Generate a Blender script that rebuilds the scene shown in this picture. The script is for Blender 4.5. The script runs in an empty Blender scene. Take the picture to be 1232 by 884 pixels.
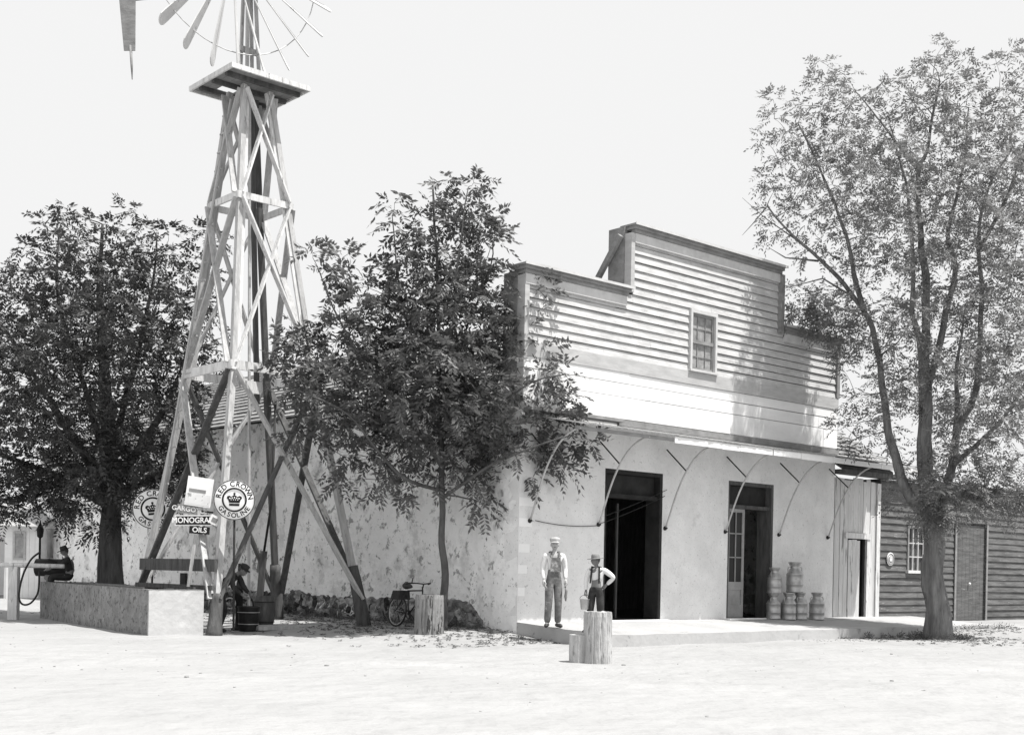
import bpy, math, random
import numpy as np
from mathutils import Vector, Matrix, noise
random.seed(7); rng = np.random.default_rng(7)
R = math.radians
scene = bpy.context.scene
COL = scene.collection

# ------------------------------------------------------------------ camera frame
FPX = 1509.0; ROLL = 0.02; CAMZ = 1.45; HOR = 245.0
def derot(x, y):
    x -= 616.0; y -= 442.0
    return x*math.cos(ROLL)+y*math.sin(ROLL), -x*math.sin(ROLL)+y*math.cos(ROLL)
def W(x, y, Y):
    """point of the place seen at photo position (x, y) when it stands Y metres away"""
    xp, yp = derot(x, y)
    return Vector((xp*Y/FPX, Y, CAMZ+(HOR-yp)*Y/FPX))
A = Vector((.748, .664, 0)).normalized()      # along the store front
B = Vector((-A.y, A.x, 0))                    # along the side wall, away from us
C0 = Vector((.21, 26.6, 0))                   # street corner of the store
def F(s, d, z): return C0 + A*s - B*d + Vector((0, 0, z))      # d metres out in front of the store front
def L(t, d, z): return C0 + B*t - A*d + Vector((0, 0, z))      # d metres out from the side wall

# ------------------------------------------------------------------ materials
def mat(name, base, var=.12, scale=3.0, stretch=(1, 1, 1), rough=.85, bump=.2, bscale=None, spots=None, metallic=0, coord='Object', detail=8, trans=0, bdist=.03):
    """grey procedural material; spots = (scale, threshold, darker value, softness)"""
    m = bpy.data.materials.new(name); m.use_nodes = True
    nt = m.node_tree; N = nt.nodes; Lk = nt.links; bs = N['Principled BSDF']
    bs.inputs['Roughness'].default_value = rough; bs.inputs['Metallic'].default_value = metallic
    bs.inputs['Specular IOR Level'].default_value = .25
    tc = N.new('ShaderNodeTexCoord'); mp = N.new('ShaderNodeMapping'); mp.inputs['Scale'].default_value = stretch
    Lk.new(tc.outputs[coord], mp.inputs['Vector'])
    n1 = N.new('ShaderNodeTexNoise'); n1.inputs['Scale'].default_value = scale; n1.inputs['Detail'].default_value = detail; n1.inputs['Roughness'].default_value = .65
    Lk.new(mp.outputs[0], n1.inputs['Vector'])
    r = N.new('ShaderNodeMapRange'); r.inputs['From Min'].default_value = .25; r.inputs['From Max'].default_value = .75
    r.inputs['To Min'].default_value = base*(1-var*2); r.inputs['To Max'].default_value = base*(1+var*1.2)
    Lk.new(n1.outputs['Fac'], r.inputs['Value']); out = r.outputs[0]
    if spots:
        for (sc, th, dark, soft) in spots:
            n2 = N.new('ShaderNodeTexNoise'); n2.inputs['Scale'].default_value = sc; n2.inputs['Detail'].default_value = 6; n2.inputs['Roughness'].default_value = .7
            Lk.new(mp.outputs[0], n2.inputs['Vector'])
            q = N.new('ShaderNodeMapRange'); q.inputs['From Min'].default_value = th; q.inputs['From Max'].default_value = th+soft
            Lk.new(n2.outputs['Fac'], q.inputs['Value'])
            mx = N.new('ShaderNodeMix'); mx.data_type = 'FLOAT'; mx.inputs[3].default_value = dark
            Lk.new(q.outputs[0], mx.inputs[0]); Lk.new(out, mx.inputs[2]); out = mx.outputs[0]
    Lk.new(out, bs.inputs['Base Color'])
    if bump:
        n3 = N.new('ShaderNodeTexNoise'); n3.inputs['Scale'].default_value = bscale or scale*4; n3.inputs['Detail'].default_value = 6
        Lk.new(mp.outputs[0], n3.inputs['Vector'])
        b = N.new('ShaderNodeBump'); b.inputs['Strength'].default_value = bump; b.inputs['Distance'].default_value = bdist
        Lk.new(n3.outputs['Fac'], b.inputs['Height']); Lk.new(b.outputs[0], bs.inputs['Normal'])
    if trans:
        tr = N.new('ShaderNodeBsdfTranslucent'); Lk.new(out, tr.inputs['Color'])
        ms = N.new('ShaderNodeMixShader'); ms.inputs[0].default_value = trans
        Lk.new(bs.outputs[0], ms.inputs[1]); Lk.new(tr.outputs[0], ms.inputs[2]); Lk.new(ms.outputs[0], N['Material Output'].inputs['Surface'])
    return m

M = {}
M['plaster'] = mat('plaster', .76, .07, 1.6, bump=.5, bscale=11, spots=[(24, .60, .50, .05), (9, .63, .42, .05), (2.2, .59, .60, .12), (.7, .60, .56, .1)])
M['whitewash'] = mat('whitewashed_stone', .86, .06, 1.2, bump=1, bscale=3, bdist=.09, spots=[(1.3, .52, .62, .10), (3.0, .565, .34, .05), (9, .625, .28, .04), (.8, .60, .42, .05), (1.7, .62, .18, .03)])
M['sun_patch_white'] = mat('sun_patch_and_trim_white', .86, .02, 4)  # white of the painted corner sun patches; plain white on thresholds and knob
M['rubble'] = mat('rubble_stone', .15, .45, 5, bump=.8, bscale=9, spots=[(4, .55, .045, .05), (3, .60, .36, .06)])
_m = M['rubble']; _n = _m.node_tree; _b = _n.nodes['Principled BSDF']; _src = _b.inputs['Base Color'].links[0].from_socket
_v = _n.nodes.new('ShaderNodeTexVoronoi'); _v.inputs['Scale'].default_value = 4.2; _tc = _n.nodes.new('ShaderNodeTexCoord'); _n.links.new(_tc.outputs['Object'], _v.inputs['Vector'])
_k = _n.nodes.new('ShaderNodeRGBToBW'); _n.links.new(_v.outputs['Color'], _k.inputs[0]); _r = _n.nodes.new('ShaderNodeMapRange'); _r.inputs['From Min'].default_value = .25; _r.inputs['From Max'].default_value = .8; _r.inputs['To Min'].default_value = .35; _r.inputs['To Max'].default_value = 2.6
_n.links.new(_k.outputs[0], _r.inputs['Value']); _x = _n.nodes.new('ShaderNodeMath'); _x.operation = 'MULTIPLY'; _n.links.new(_src, _x.inputs[0]); _n.links.new(_r.outputs[0], _x.inputs[1]); _n.links.new(_x.outputs[0], _b.inputs['Base Color'])
M['board_white'] = mat('white_painted_board', .80, .06, 1.0, (1, 1, 3), bump=.1, spots=[(5, .68, .5, .06)])
M['clap'] = mat('clapboard_paint', .52, .15, 2.0, (1, 1, 4), bump=.1, spots=[(3, .58, .34, .12), (8, .63, .2, .05)])
M['band'] = mat('weathered_band', .45, .12, 2.0, (1, 1, 4), bump=.1)
M['trim'] = mat('weathered_trim', .26, .2, 3, (1, 1, 2), bump=.2)
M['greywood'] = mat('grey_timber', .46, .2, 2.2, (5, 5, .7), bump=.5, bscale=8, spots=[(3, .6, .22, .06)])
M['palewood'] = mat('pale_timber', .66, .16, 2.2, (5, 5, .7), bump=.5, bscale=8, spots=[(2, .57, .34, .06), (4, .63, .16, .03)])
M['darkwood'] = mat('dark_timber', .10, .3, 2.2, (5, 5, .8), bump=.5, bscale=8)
M['barnwood'] = mat('barn_siding_wood', .13, .3, 1.5, (1, 1, 8), bump=.3, spots=[(2.0, .62, .3, .08)])
M['plank'] = mat('peeling_planks', .62, .16, 1.6, (6, 6, .5), bump=.4, spots=[(1.6, .57, .2, .06)])
M['shake'] = mat('roof_shakes', .33, .3, 4, (1, 1, 2), bump=.5, spots=[(5, .6, .12, .08)])
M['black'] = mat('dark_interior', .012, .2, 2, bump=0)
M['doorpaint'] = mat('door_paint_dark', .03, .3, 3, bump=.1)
M['doorgrey'] = mat('door_paint_grey', .30, .15, 3, bump=.1)
M['frame'] = mat('window_frame_paint', .55, .1, 4, bump=.1)
M['iron'] = mat('cast_iron', .035, .3, 6, rough=.6, metallic=.3, bump=.2)
M['pipe'] = mat('galvanised_pipe', .5, .15, 6, rough=.5, metallic=.3, bump=.1)
M['tin'] = mat('milk_can_tin', .48, .15, 5, rough=.4, metallic=.55, bump=.1, spots=[(6, .6, .22, .1)])
M['sheet'] = mat('sheet_iron', .40, .2, 3, rough=.6, metallic=.2, bump=.2, spots=[(3, .58, .15, .05)])
M['concrete'] = mat('shaded_rough_concrete', .25, .25, 3, bump=1, bscale=9, spots=[(9, .55, .09, .05), (5, .64, .34, .05)])  # rough concrete, its tone lowered to paint shade on the long side
M['render'] = mat('sunlit_smooth_cement', .52, .08, 2, bump=.4, bscale=8, spots=[(3, .62, .3, .08)])  # smoother end face, its tone raised to paint sunlight on it
M['log'] = mat('stump_wood', .45, .25, 1.3, (5, 5, 1.1), bump=1, bscale=5, spots=[(2.2, .60, .24, .05), (.9, .6, .34, .1)])
M['logdark'] = mat('old_stump_wood', .26, .3, 1.3, (5, 5, 1.1), bump=1, bscale=5, spots=[(2.2, .55, .05, .04)])
M['bark'] = mat('tree_bark', .19, .35, 2.2, (4, 4, .7), bump=1, bscale=7)
M['barkdark'] = mat('dark_tree_bark', .075, .35, 2.2, (4, 4, .7), bump=1, bscale=7)
M['barkyoung'] = mat('young_bark', .10, .3, 2.2, (4, 4, 1.4), bump=.6, bscale=7)
M['leafdark'] = mat('leaves_dark', .085, .3, 1.2, bump=0, trans=.25, rough=.5)
M['leafmid'] = mat('leaves_mid', .15, .3, 1.2, bump=0, trans=.3, rough=.5)
M['leafpale'] = mat('leaves_flare_pale', .25, .25, 1.0, bump=0, trans=.45, rough=.6)  # tone raised to put the flare over the right tree into its leaves
M['blade'] = mat('blade_wood', .55, .14, 1.2, bump=.1, spots=[(2.2, .6, .25, .04)])
M['enamel'] = mat('white_enamel', .80, .03, 3, rough=.35, bump=0)
M['ink'] = mat('black_enamel', .012, .1, 3, rough=.35, bump=0)
M['worn'] = mat('worn_sign_paint', .72, .1, 3, rough=.5, bump=0, spots=[(5, .55, .3, .05)])
M['skin'] = mat('skin', .40, .06, 8, rough=.6, bump=0)
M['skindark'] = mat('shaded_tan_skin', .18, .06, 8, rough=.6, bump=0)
M['shirt'] = mat('pale_cotton', .72, .06, 9, bump=.4, bscale=12)
M['denim'] = mat('faded_denim', .17, .3, 7, bump=.8, bscale=9, spots=[(4, .57, .40, .1)])
M['darkcloth'] = mat('dark_wool', .04, .3, 9, bump=.5, bscale=10)
M['felt'] = mat('felt_hat', .22, .15, 9, bump=.2)
M['cap'] = mat('striped_cap_cloth', .45, .25, 14, bump=.2)
M['leather'] = mat('shoe_leather', .05, .2, 9, rough=.5, bump=.1)
M['hair'] = mat('hair', .08, .2, 12, bump=.3)
M['whitehair'] = mat('grey_hair', .5, .1, 12, bump=.3)
M['rubber'] = mat('rubber', .03, .2, 8, rough=.7, bump=.1)
M['water'] = mat('tank_water', .02, .1, 2, rough=.05, bump=.1, bscale=4)
M['glass'] = mat('old_window_glass', .10, .3, 2, rough=.08, bump=.05)
M['paleglass'] = mat('dusty_window_glass', .34, .3, 5, rough=.3, bump=.05)
M['weed'] = mat('dry_weeds', .16, .3, 4, bump=0, trans=.3)
M['stone'] = mat('pebbles', .27, .25, 3, bump=.3)

# ground: trodden pale dust with faint ruts, leaf litter near the side wall
def ground_mat():
    m = mat('pale_dust', .335, .07, .35, bump=1, bscale=2.2, bdist=.12, spots=[(.33, .55, .295, .12), (1.1, .58, .285, .1), (5, .62, .28, .08), (16, .68, .22, .04)], coord='Object')
    return m
M['dust'] = ground_mat()
M['walk'] = mat('walk_cement', .40, .07, .9, bump=.4, bscale=8, spots=[(1.5, .58, .29, .08), (6, .64, .25, .05)])

# ------------------------------------------------------------------ mesh builder
class MB:
    def __init__(s): s.v = []; s.f = []; s.sm = []
    def add(s, vs, fs, smooth=False):
        o = len(s.v); s.v += [tuple(p) for p in vs]; s.f += [tuple(i+o for i in f) for f in fs]; s.sm += [smooth]*len(fs)
        return s
    def hexa(s, p):                      # 8 corners: bottom ring, top ring
        return s.add(p, [(3, 2, 1, 0), (4, 5, 6, 7), (0, 1, 5, 4), (1, 2, 6, 5), (2, 3, 7, 6), (3, 0, 4, 7)])
    def box(s, lo, hi):
        x0, y0, z0 = lo; x1, y1, z1 = hi
        return s.hexa([(x0, y0, z0), (x1, y0, z0), (x1, y1, z0), (x0, y1, z0), (x0, y0, z1), (x1, y0, z1), (x1, y1, z1), (x0, y1, z1)])
    def fbox(s, fr, a0, a1, d0, d1, z0, z1):     # box in the store (F) or side wall (L) frame
        return s.hexa([fr(a0, d1, z0), fr(a1, d1, z0), fr(a1, d0, z0), fr(a0, d0, z0), fr(a0, d1, z1), fr(a1, d1, z1), fr(a1, d0, z1), fr(a0, d0, z1)])
    def beam(s, p, q, w, h, up=(0, 0, 1)):
        p = Vector(p); q = Vector(q); d = (q-p).normalized(); up = Vector(up)
        if abs(d.dot(up.normalized())) > .98: up = Vector((1, 0, 0))
        x = d.cross(up).normalized()*w/2; y = x.cross(d).normalized()*h/2
        return s.hexa([p-x-y, p+x-y, p+x+y, p-x+y, q-x-y, q+x-y, q+x+y, q-x+y])
    def tube(s, pts, rad, n=8, caps=True, bumpy=0, seed=0):
        pts = [Vector(p) for p in pts]; k = len(pts)
        if not hasattr(rad, '__len__'): rad = [rad]*k
        ref = Vector((0.13, .97, .2)); vs = []; prev = None
        for i, p in enumerate(pts):
            d = (pts[min(i+1, k-1)]-pts[max(i-1, 0)])
            d = d.normalized() if d.length > 1e-9 else Vector((0, 0, 1))
            if prev is None: x = d.cross(ref).normalized()
            else:
                x = prev-d*prev.dot(d); x = x.normalized() if x.length > 1e-6 else d.cross(ref).normalized()
            prev = x; y = d.cross(x)
            for j in range(n):
                a = 2*math.pi*j/n; r = rad[i]
                if bumpy:
                    u = Vector((math.cos(a)*1.6, math.sin(a)*1.6, i*.22+seed))
                    r *= 1+bumpy*noise.noise(u)+bumpy*.6*noise.noise(u*2.7)+bumpy*.25*math.cos(a*5+i*.3+seed)
                vs.append(p+(x*math.cos(a)+y*math.sin(a))*r)
        fs = [(i*n+j, i*n+(j+1) % n, (i+1)*n+(j+1) % n, (i+1)*n+j) for i in range(k-1) for j in range(n)]
        if caps: fs += [tuple(range(n))[::-1], tuple((k-1)*n+j for j in range(n))]
        return s.add(vs, fs, True)
    def lathe(s, prof, n=20, c=(0, 0, 0), axis=None):
        vs = []; c = Vector(c)
        Mx = Matrix.Identity(3) if axis is None else Vector((0, 0, 1)).rotation_difference(Vector(axis)).to_matrix()
        for r, z in prof:
            for j in range(n):
                a = 2*math.pi*j/n; vs.append(c+Mx @ Vector((r*math.cos(a), r*math.sin(a), z)))
        k = len(prof)
        fs = [(i*n+j, i*n+(j+1) % n, (i+1)*n+(j+1) % n, (i+1)*n+j) for i in range(k-1) for j in range(n)]
        fs += [tuple(range(n))[::-1], tuple((k-1)*n+j for j in range(n))]
        return s.add(vs, fs, True)
    def ell(s, c, r, nu=14, nv=9, rot=None):
        c = Vector(c); vs = []; Rm = rot or Matrix.Identity(3)
        for i in range(nv+1):
            t = math.pi*i/nv
            for j in range(nu):
                a = 2*math.pi*j/nu
                vs.append(c+Rm @ Vector((r[0]*math.sin(t)*math.cos(a), r[1]*math.sin(t)*math.sin(a), -r[2]*math.cos(t))))
        fs = [(i*nu+j, i*nu+(j+1) % nu, (i+1)*nu+(j+1) % nu, (i+1)*nu+j) for i in range(nv) for j in range(nu)]
        return s.add(vs, fs, True)
    def torus(s, c, Rr, r, ax, n=28, m=6):
        c = Vector(c); q = Vector((0, 0, 1)).rotation_difference(Vector(ax)).to_matrix(); vs = []
        for i in range(n):
            a = 2*math.pi*i/n
            for j in range(m):
                b = 2*math.pi*j/m
                vs.append(c+q @ Vector(((Rr+r*math.cos(b))*math.cos(a), (Rr+r*math.cos(b))*math.sin(a), r*math.sin(b))))
        fs = [(i*m+j, ((i+1) % n)*m+j, ((i+1) % n)*m+(j+1) % m, i*m+(j+1) % m) for i in range(n) for j in range(m)]
        return s.add(vs, fs, True)
    def wall(s, fr, s0, s1, z0, z1, thick, holes=(), d=0.0):
        """wall slab with rectangular openings (s0,s1,z0,z1), outer face at d"""
        xs = sorted({s0, s1, *[h[0] for h in holes], *[h[1] for h in holes]}); zs = sorted({z0, z1, *[h[2] for h in holes], *[h[3] for h in holes]})
        solid = lambda i, j: 0 <= i < len(xs)-1 and 0 <= j < len(zs)-1 and not any(h[0]-1e-6 <= (xs[i]+xs[i+1])/2 <= h[1]+1e-6 and h[2] <= (zs[j]+zs[j+1])/2 <= h[3] for h in holes)
        for i in range(len(xs)-1):
            for j in range(len(zs)-1):
                if not solid(i, j): continue
                a0, a1, b0, b1 = xs[i], xs[i+1], zs[j], zs[j+1]; di = d-thick
                s.add([fr(a0, d, b0), fr(a1, d, b0), fr(a1, d, b1), fr(a0, d, b1)], [(0, 1, 2, 3)])
                s.add([fr(a0, di, b0), fr(a1, di, b0), fr(a1, di, b1), fr(a0, di, b1)], [(3, 2, 1, 0)])
                if not solid(i-1, j): s.add([fr(a0, d, b0), fr(a0, di, b0), fr(a0, di, b1), fr(a0, d, b1)], [(3, 2, 1, 0)])
                if not solid(i+1, j): s.add([fr(a1, d, b0), fr(a1, di, b0), fr(a1, di, b1), fr(a1, d, b1)], [(0, 1, 2, 3)])
                if not solid(i, j-1): s.add([fr(a0, d, b0), fr(a1, d, b0), fr(a1, di, b0), fr(a0, di, b0)], [(3, 2, 1, 0)])
                if not solid(i, j+1): s.add([fr(a0, d, b1), fr(a1, d, b1), fr(a1, di, b1), fr(a0, di, b1)], [(0, 1, 2, 3)])
        return s

def link_mesh(name, me, m, parent=None, origin=None):
    o = bpy.data.objects.new(name, me); COL.objects.link(o)
    if m: me.materials.clear(); me.materials.append(m)
    if parent: o.parent = parent
    return o
def obj(name, mb, m, parent=None, origin=None, local=False):
    """mb holds world coordinates unless local; the mesh is stored relative to its thing's base"""
    off = Vector((0, 0, 0))
    if not local:
        p = parent
        while p is not None: off += p.location; p = p.parent
        if parent is None and origin is not None: off = Vector(origin)
    me = bpy.data.meshes.new(name)
    me.from_pydata([tuple(Vector(v)-off) for v in mb.v], [], mb.f); me.update()
    me.polygons.foreach_set('use_smooth', mb.sm)
    o = link_mesh(name, me, m, parent)
    if parent is None and origin is not None: o.location = origin
    return o
def tag(o, label=None, cat=None, group=None, kind=None):
    if label: o['label'] = label
    if cat: o['category'] = cat
    if group: o['group'] = group
    if kind: o['kind'] = kind
    return o
def thing(name, loc, label, cat, group=None, rz=0):
    o = bpy.data.objects.new(name, None); COL.objects.link(o); o.location = loc; o.rotation_euler = (0, 0, rz)
    o.empty_display_size = .3
    return tag(o, label, cat, group)
def copy_tree(o, parent=None):
    c = o.copy(); COL.objects.link(c)
    if parent: c.parent = parent
    for ch in list(o.children): copy_tree(ch, c)
    return c

# ------------------------------------------------------------------ ground
def sm(x): x = max(0., min(1., x)); return x*x*(3-2*x)
def gz(x, y):
    p = Vector((x, y, 0))-C0; s = p.dot(A); d = -p.dot(B)
    g = .2*sm((s+4)/4)*sm((1.5-d)/2.5)
    g = max(g, .2*sm((s-10)/4)*sm((4.5-d)/3))
    r = math.hypot(x, y-25)
    for (m_, c_, q_) in ((.05, 19.2, .010), (.05, 20.7, .010), (-.16, 17.6, -.008), (-.16, 18.9, -.008)):
        e = y-(c_+m_*x+q_*x*x+.25*noise.noise(Vector((x*.25, c_, 0)))); g += (-.035*math.exp(-(e/.16)**2)+.016*math.exp(-((abs(e)-.3)/.12)**2))*sm((14-abs(x))/4)*(.6+.6*noise.noise(Vector((x*.4, c_, 2))))
    g += .025*noise.noise(Vector((x*.5, y*.5, 0)))*sm((60-r)/30)+.008*noise.noise(Vector((x*2.1, y*2.1, 3)))
    return g
xs = np.unique(np.round(np.concatenate([np.linspace(-2500, -60, 14), np.linspace(-60, -20, 20), np.linspace(-20, 22, 260), np.linspace(22, 60, 16), np.linspace(60, 2500, 14)]), 3))
ys = np.unique(np.round(np.concatenate([np.linspace(-400, -5, 8), np.linspace(-5, 14, 24), np.linspace(14, 23, 130), np.linspace(23, 40, 90), np.linspace(40, 90, 20), np.linspace(90, 3500, 16)]), 3))
g = MB(); nx, ny = len(xs), len(ys)
g.add([(x, y, gz(x, y)) for y in ys for x in xs], [(j*nx+i, j*nx+i+1, (j+1)*nx+i+1, (j+1)*nx+i) for j in range(ny-1) for i in range(nx-1)], True)
tag(obj('ground', g, M['dust']), kind='structure')

# cement walk before the store front
w = MB(); S1, D1 = 15.5, 2.6; ns, nd = 60, 10
def wz(s, d): return .375-.15*(d/D1)**1.1+.012*noise.noise(Vector((s*1.3, d*1.3, 5)))
def wd(s): return D1+.05*noise.noise(Vector((s*1.7, 0, 9)))
vs = []
for j in range(nd+1):
    for i in range(ns+1):
        s = S1*i/ns; d = wd(s)*j/nd; vs.append(F(s, d, wz(s, d)))
w.add(vs, [(j*(ns+1)+i, (j+1)*(ns+1)+i, (j+1)*(ns+1)+i+1, j*(ns+1)+i+1) for j in range(nd) for i in range(ns)], True)
w.add([F(S1*i/ns, wd(S1*i/ns), wz(S1*i/ns, D1)) for i in range(ns+1)]+[F(S1*i/ns, wd(S1*i/ns)+.03, -.1) for i in range(ns+1)], [(i, i+ns+1, i+ns+2, i+1) for i in range(ns)])
w.add([F(0, D1*j/nd*wd(0)/D1, wz(0, D1*j/nd)) for j in range(nd+1)]+[F(0, D1*j/nd, -.1) for j in range(nd+1)], [(i, i+1, i+nd+2, i+nd+1) for i in range(nd)])
w.add([F(S1, D1*j/nd, wz(S1, D1*j/nd)) for j in range(nd+1)]+[F(S1, D1*j/nd, -.1) for j in range(nd+1)], [(i, i+nd+1, i+nd+2, i+1) for i in range(nd)])
tag(obj('pavement', w, M['walk']), kind='structure')

# scattered stones and clods
pb = MB()
for i in range(650):
    if i < 260: x = random.uniform(-12, 12); y = random.uniform(13, 30)
    else:
        if random.random() < .5: p = L(random.uniform(0, 16), random.uniform(.2, 3), 0)
        else: p = F(random.uniform(6, 17), D1+random.uniform(.05, .9), 0)
        x, y = p.x, p.y
    q = Vector((x, y, 0))-C0
    if q.dot(A) > 0 and -q.dot(B) < D1: continue
    r = random.uniform(.005, .016) if random.random() < .97 else random.uniform(.026, .04)
    pb.ell((x, y, gz(x, y)+r*.2), (r*random.uniform(.8, 1.6), r*random.uniform(.8, 1.4), r*.6), 6, 4)
tag(obj('pebbles', pb, M['stone']), 'small stones and clods scattered over the pale dirt', 'pebbles', kind='stuff')

# ------------------------------------------------------------------ store building
store = thing('store_building', C0, 'whitewashed store with stepped clapboard false front and two tall dark doorways', 'store')
D = [(2.6, 4.55), (7.02, 8.86)]; ZT = .39; ZD = 3.82
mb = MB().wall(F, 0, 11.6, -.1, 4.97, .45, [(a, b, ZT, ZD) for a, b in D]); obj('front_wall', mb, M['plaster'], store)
# side wall, slightly wavy rubble under whitewash
mb = MB(); TL = 26.5; n1, n2 = 130, 26; vs = []
for j in range(n2+1):
    for i in range(n1+1):
        t = TL*i/n1; z = -.1+5.5*j/n2; e = .05*noise.noise(Vector((t*.9, z*1.1, 0)))+.02*noise.noise(Vector((t*3, z*3.5, 4)))
        if i == 0: e = 0
        vs.append(L(t, e-.002, z))
mb.add(vs, [(j*(n1+1)+i+1, j*(n1+1)+i, (j+1)*(n1+1)+i, (j+1)*(n1+1)+i+1) for j in range(n2) for i in range(n1)], True)
mb.fbox(L, .46, TL, -.45, -.08, -.1, 5.38)
obj('side_wall', mb, M['whitewash'], store)
# dark rubble footing: one rough sheet of lumpy stones with deep joints
mb = MB(); na, nz_ = 900, 30; vs = []
for j in range(nz_+1):
    for i in range(na+1):
        t = .6+23.6*i/na; z = -.05+1.0*j/nz_
        dd_, _p = noise.voronoi(Vector((t*3.4+.35*noise.noise(Vector((t*3, z*3, 0))), z*5.2, 1.5)))
        e = .05*min(1, (dd_[1]-dd_[0])*2.6)+.02+.012*noise.noise(Vector((t*9, z*9, 2)))
        top = .80+.14*noise.noise(Vector((t*1.1, 0, 7)))+.07*noise.noise(Vector((t*5, 0, 3)))
        if t < 1.7: top = top*(.45+.55*sm((t-1.0)/.7)) - .8*sm((1.15+.15*noise.noise(Vector((0, z*4, 1)))-t)/.12)
        e -= .35*sm((z-top+.06)/.12); vs.append(L(t, e, z))
mb.add(vs, [(j*(na+1)+i+1, j*(na+1)+i, (j+1)*(na+1)+i, (j+1)*(na+1)+i+1) for j in range(nz_) for i in range(na)], False)
obj('stone_footing', mb, M['rubble'], store)
mb = MB().fbox(L, 14.8, 15.15, .02, .07, .55, 1.2); obj('hatch', mb, M['doorpaint'], store)
# rear and far walls
mb = MB().fbox(F, 11.15, 11.6, -TL, -.46, -.1, 5.4); mb.fbox(F, .46, 11.14, -TL, -TL+.4, -.1, 5.4); obj('rear_wall', mb, M['whitewash'], store)
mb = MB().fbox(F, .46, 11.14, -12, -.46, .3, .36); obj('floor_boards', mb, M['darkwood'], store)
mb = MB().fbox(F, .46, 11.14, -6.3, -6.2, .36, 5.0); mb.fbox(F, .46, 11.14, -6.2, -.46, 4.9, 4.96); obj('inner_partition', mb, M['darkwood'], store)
# gable roof behind the false front
mb = MB(); nr = 16
for side in (0, 1):
    for k in range(nr):
        f0, f1 = k/nr, (k+1)/nr
        sa, sb = (-.35+6.15*f0, -.35+6.15*f1+.08) if side == 0 else (11.95-6.15*f0, 11.95-6.15*f1-.08)
        za = 5.35+3.1*f0; zb = 5.35+3.1*f1
        for (t0, t1) in [(.5+q*2.6, .5+(q+1)*2.6) for q in range(10)]:
            e = random.uniform(0, .02)
            mb.hexa([F(sa, -t0, za+e), F(sb, -t0, zb-.03), F(sb, -t1, zb-.03), F(sa, -t1, za+e), F(sa, -t0, za+.05+e), F(sb, -t0, zb+.02), F(sb, -t1, zb+.02), F(sa, -t1, za+.05+e)])
obj('roof', mb, M['shake'], store)
for t_ in (TL-.3, .6): obj('gable_boards', MB().add([F(.3, -t_, 5.35), F(11.3, -t_, 5.35), F(5.8, -t_, 8.3), F(.3, -t_+.03, 5.35), F(11.3, -t_+.03, 5.35), F(5.8, -t_+.03, 8.3)], [(0, 1, 2), (5, 4, 3), (0, 3, 4, 1), (1, 4, 5, 2), (2, 5, 3, 0)]), M['trim'], store)
# white boards and weathered band
mb = MB()
for (z0, z1, d) in [(4.97, 5.47, .05), (5.475, 5.78, .043), (5.785, 6.03, .05)]:
    s = 0
    while s < 11.6:
        e = min(11.6, s+random.uniform(2.8, 4.2)); mb.fbox(F, s+.004, e-.004, -.2, d+random.uniform(-.006, .006), z0+.004, z1-.006+random.uniform(-.006, .004)); s = e
obj('white_fascia_boards', mb, M['board_white'], store)
mb = MB().fbox(F, -.0, 11.6, -.2, .075, 6.03, 6.34); obj('weathered_band', mb, M['band'], store)
# clapboards
WIN = (5.42, 6.28, 6.42, 7.76)
def span(z):
    return (0.0, 11.6) if z < 7.78 else (3.3, 8.9)
mb = MB(); z = 6.34; row = 0
while z < 9.3:
    z1 = z+.19; s0, s1 = span(z+.1)
    segs = [(s0+.05, s1-.05)]
    if z < WIN[3]-.05: segs = [(s0+.05, WIN[0]-.06), (WIN[1]+.06, s1-.05)]
    for (a, b) in segs:
        s = a
        while s < b-.01:
            e = min(b, s+random.uniform(2.2, 4.8))
            if b-e < .6: e = b
            j = random.uniform(-.006, .006); k2 = random.uniform(0, .008)
            mb.hexa([F(s, .046+k2, z+j), F(e-.004, .046+k2, z+j), F(e-.004, .0, z+j), F(s, .0, z+j), F(s, .016, z1-.014), F(e-.004, .016, z1-.014), F(e-.004, .0, z1-.014), F(s, .0, z1-.014)]); s = e
    z = z1; row += 1
obj('clapboard_siding', mb, M['clap'], store)
mb = MB().wall(F, 0, 11.6, 6.3, 7.85, .1, [WIN], d=-.002); mb.fbox(F, 3.3, 8.9, -.102, -.002, 7.851, 9.32); obj('siding_shadow_backing', mb, M['doorpaint'], store)  # near-black backing deepens the shadow lines between the boards by colour
# corner boards, returns, cornices
mb = MB()
for a_ in ((-.03, .1, -.15, .09, 6.345, 7.75), (11.5, 11.63, -.15, .09, 6.345, 7.75), (3.22, 3.34, -.12, .09, 7.9, 9.25), (8.84, 8.99, -.12, .14, 7.75, 9.25)): obj('corner_board', MB().fbox(F, *a_), M['band' if a_[0] < 3.3 else 'trim'], store)
mb = MB()
for a_ in ((3.2, 3.3, -.62, -.125, 7.5, 9.42), (8.9, 9.0, -.62, -.125, 7.5, 9.3), (-.03, .06, -.6, -.155, 5.4, 7.85)): obj('side_return', MB().fbox(F, *a_), M['trim'], store)
def cornice(a0, a1, zt):
    q = MB(); q.fbox(F, a0-.1, a1+.1, -.3, .22, zt-.045, zt); q.fbox(F, a0-.07, a1+.07, -.2, .17, zt-.12, zt-.047); q.fbox(F, a0-.03, a1+.03, -.2, .125, zt-.2, zt-.122)
    obj('cornice', q, M['trim'], store)
    q = MB(); q.fbox(F, a0-.13, a1+.13, .222, .235, zt-.05, zt+.01); q.fbox(F, a0, a1, .0, .1, zt-.42, zt-.205); obj('cornice_edge', q, M['frame'], store)
cornice(-.02, 3.1, 7.97); cornice(3.34, 8.86, 9.46); cornice(9.12, 11.6, 7.97)
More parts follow.
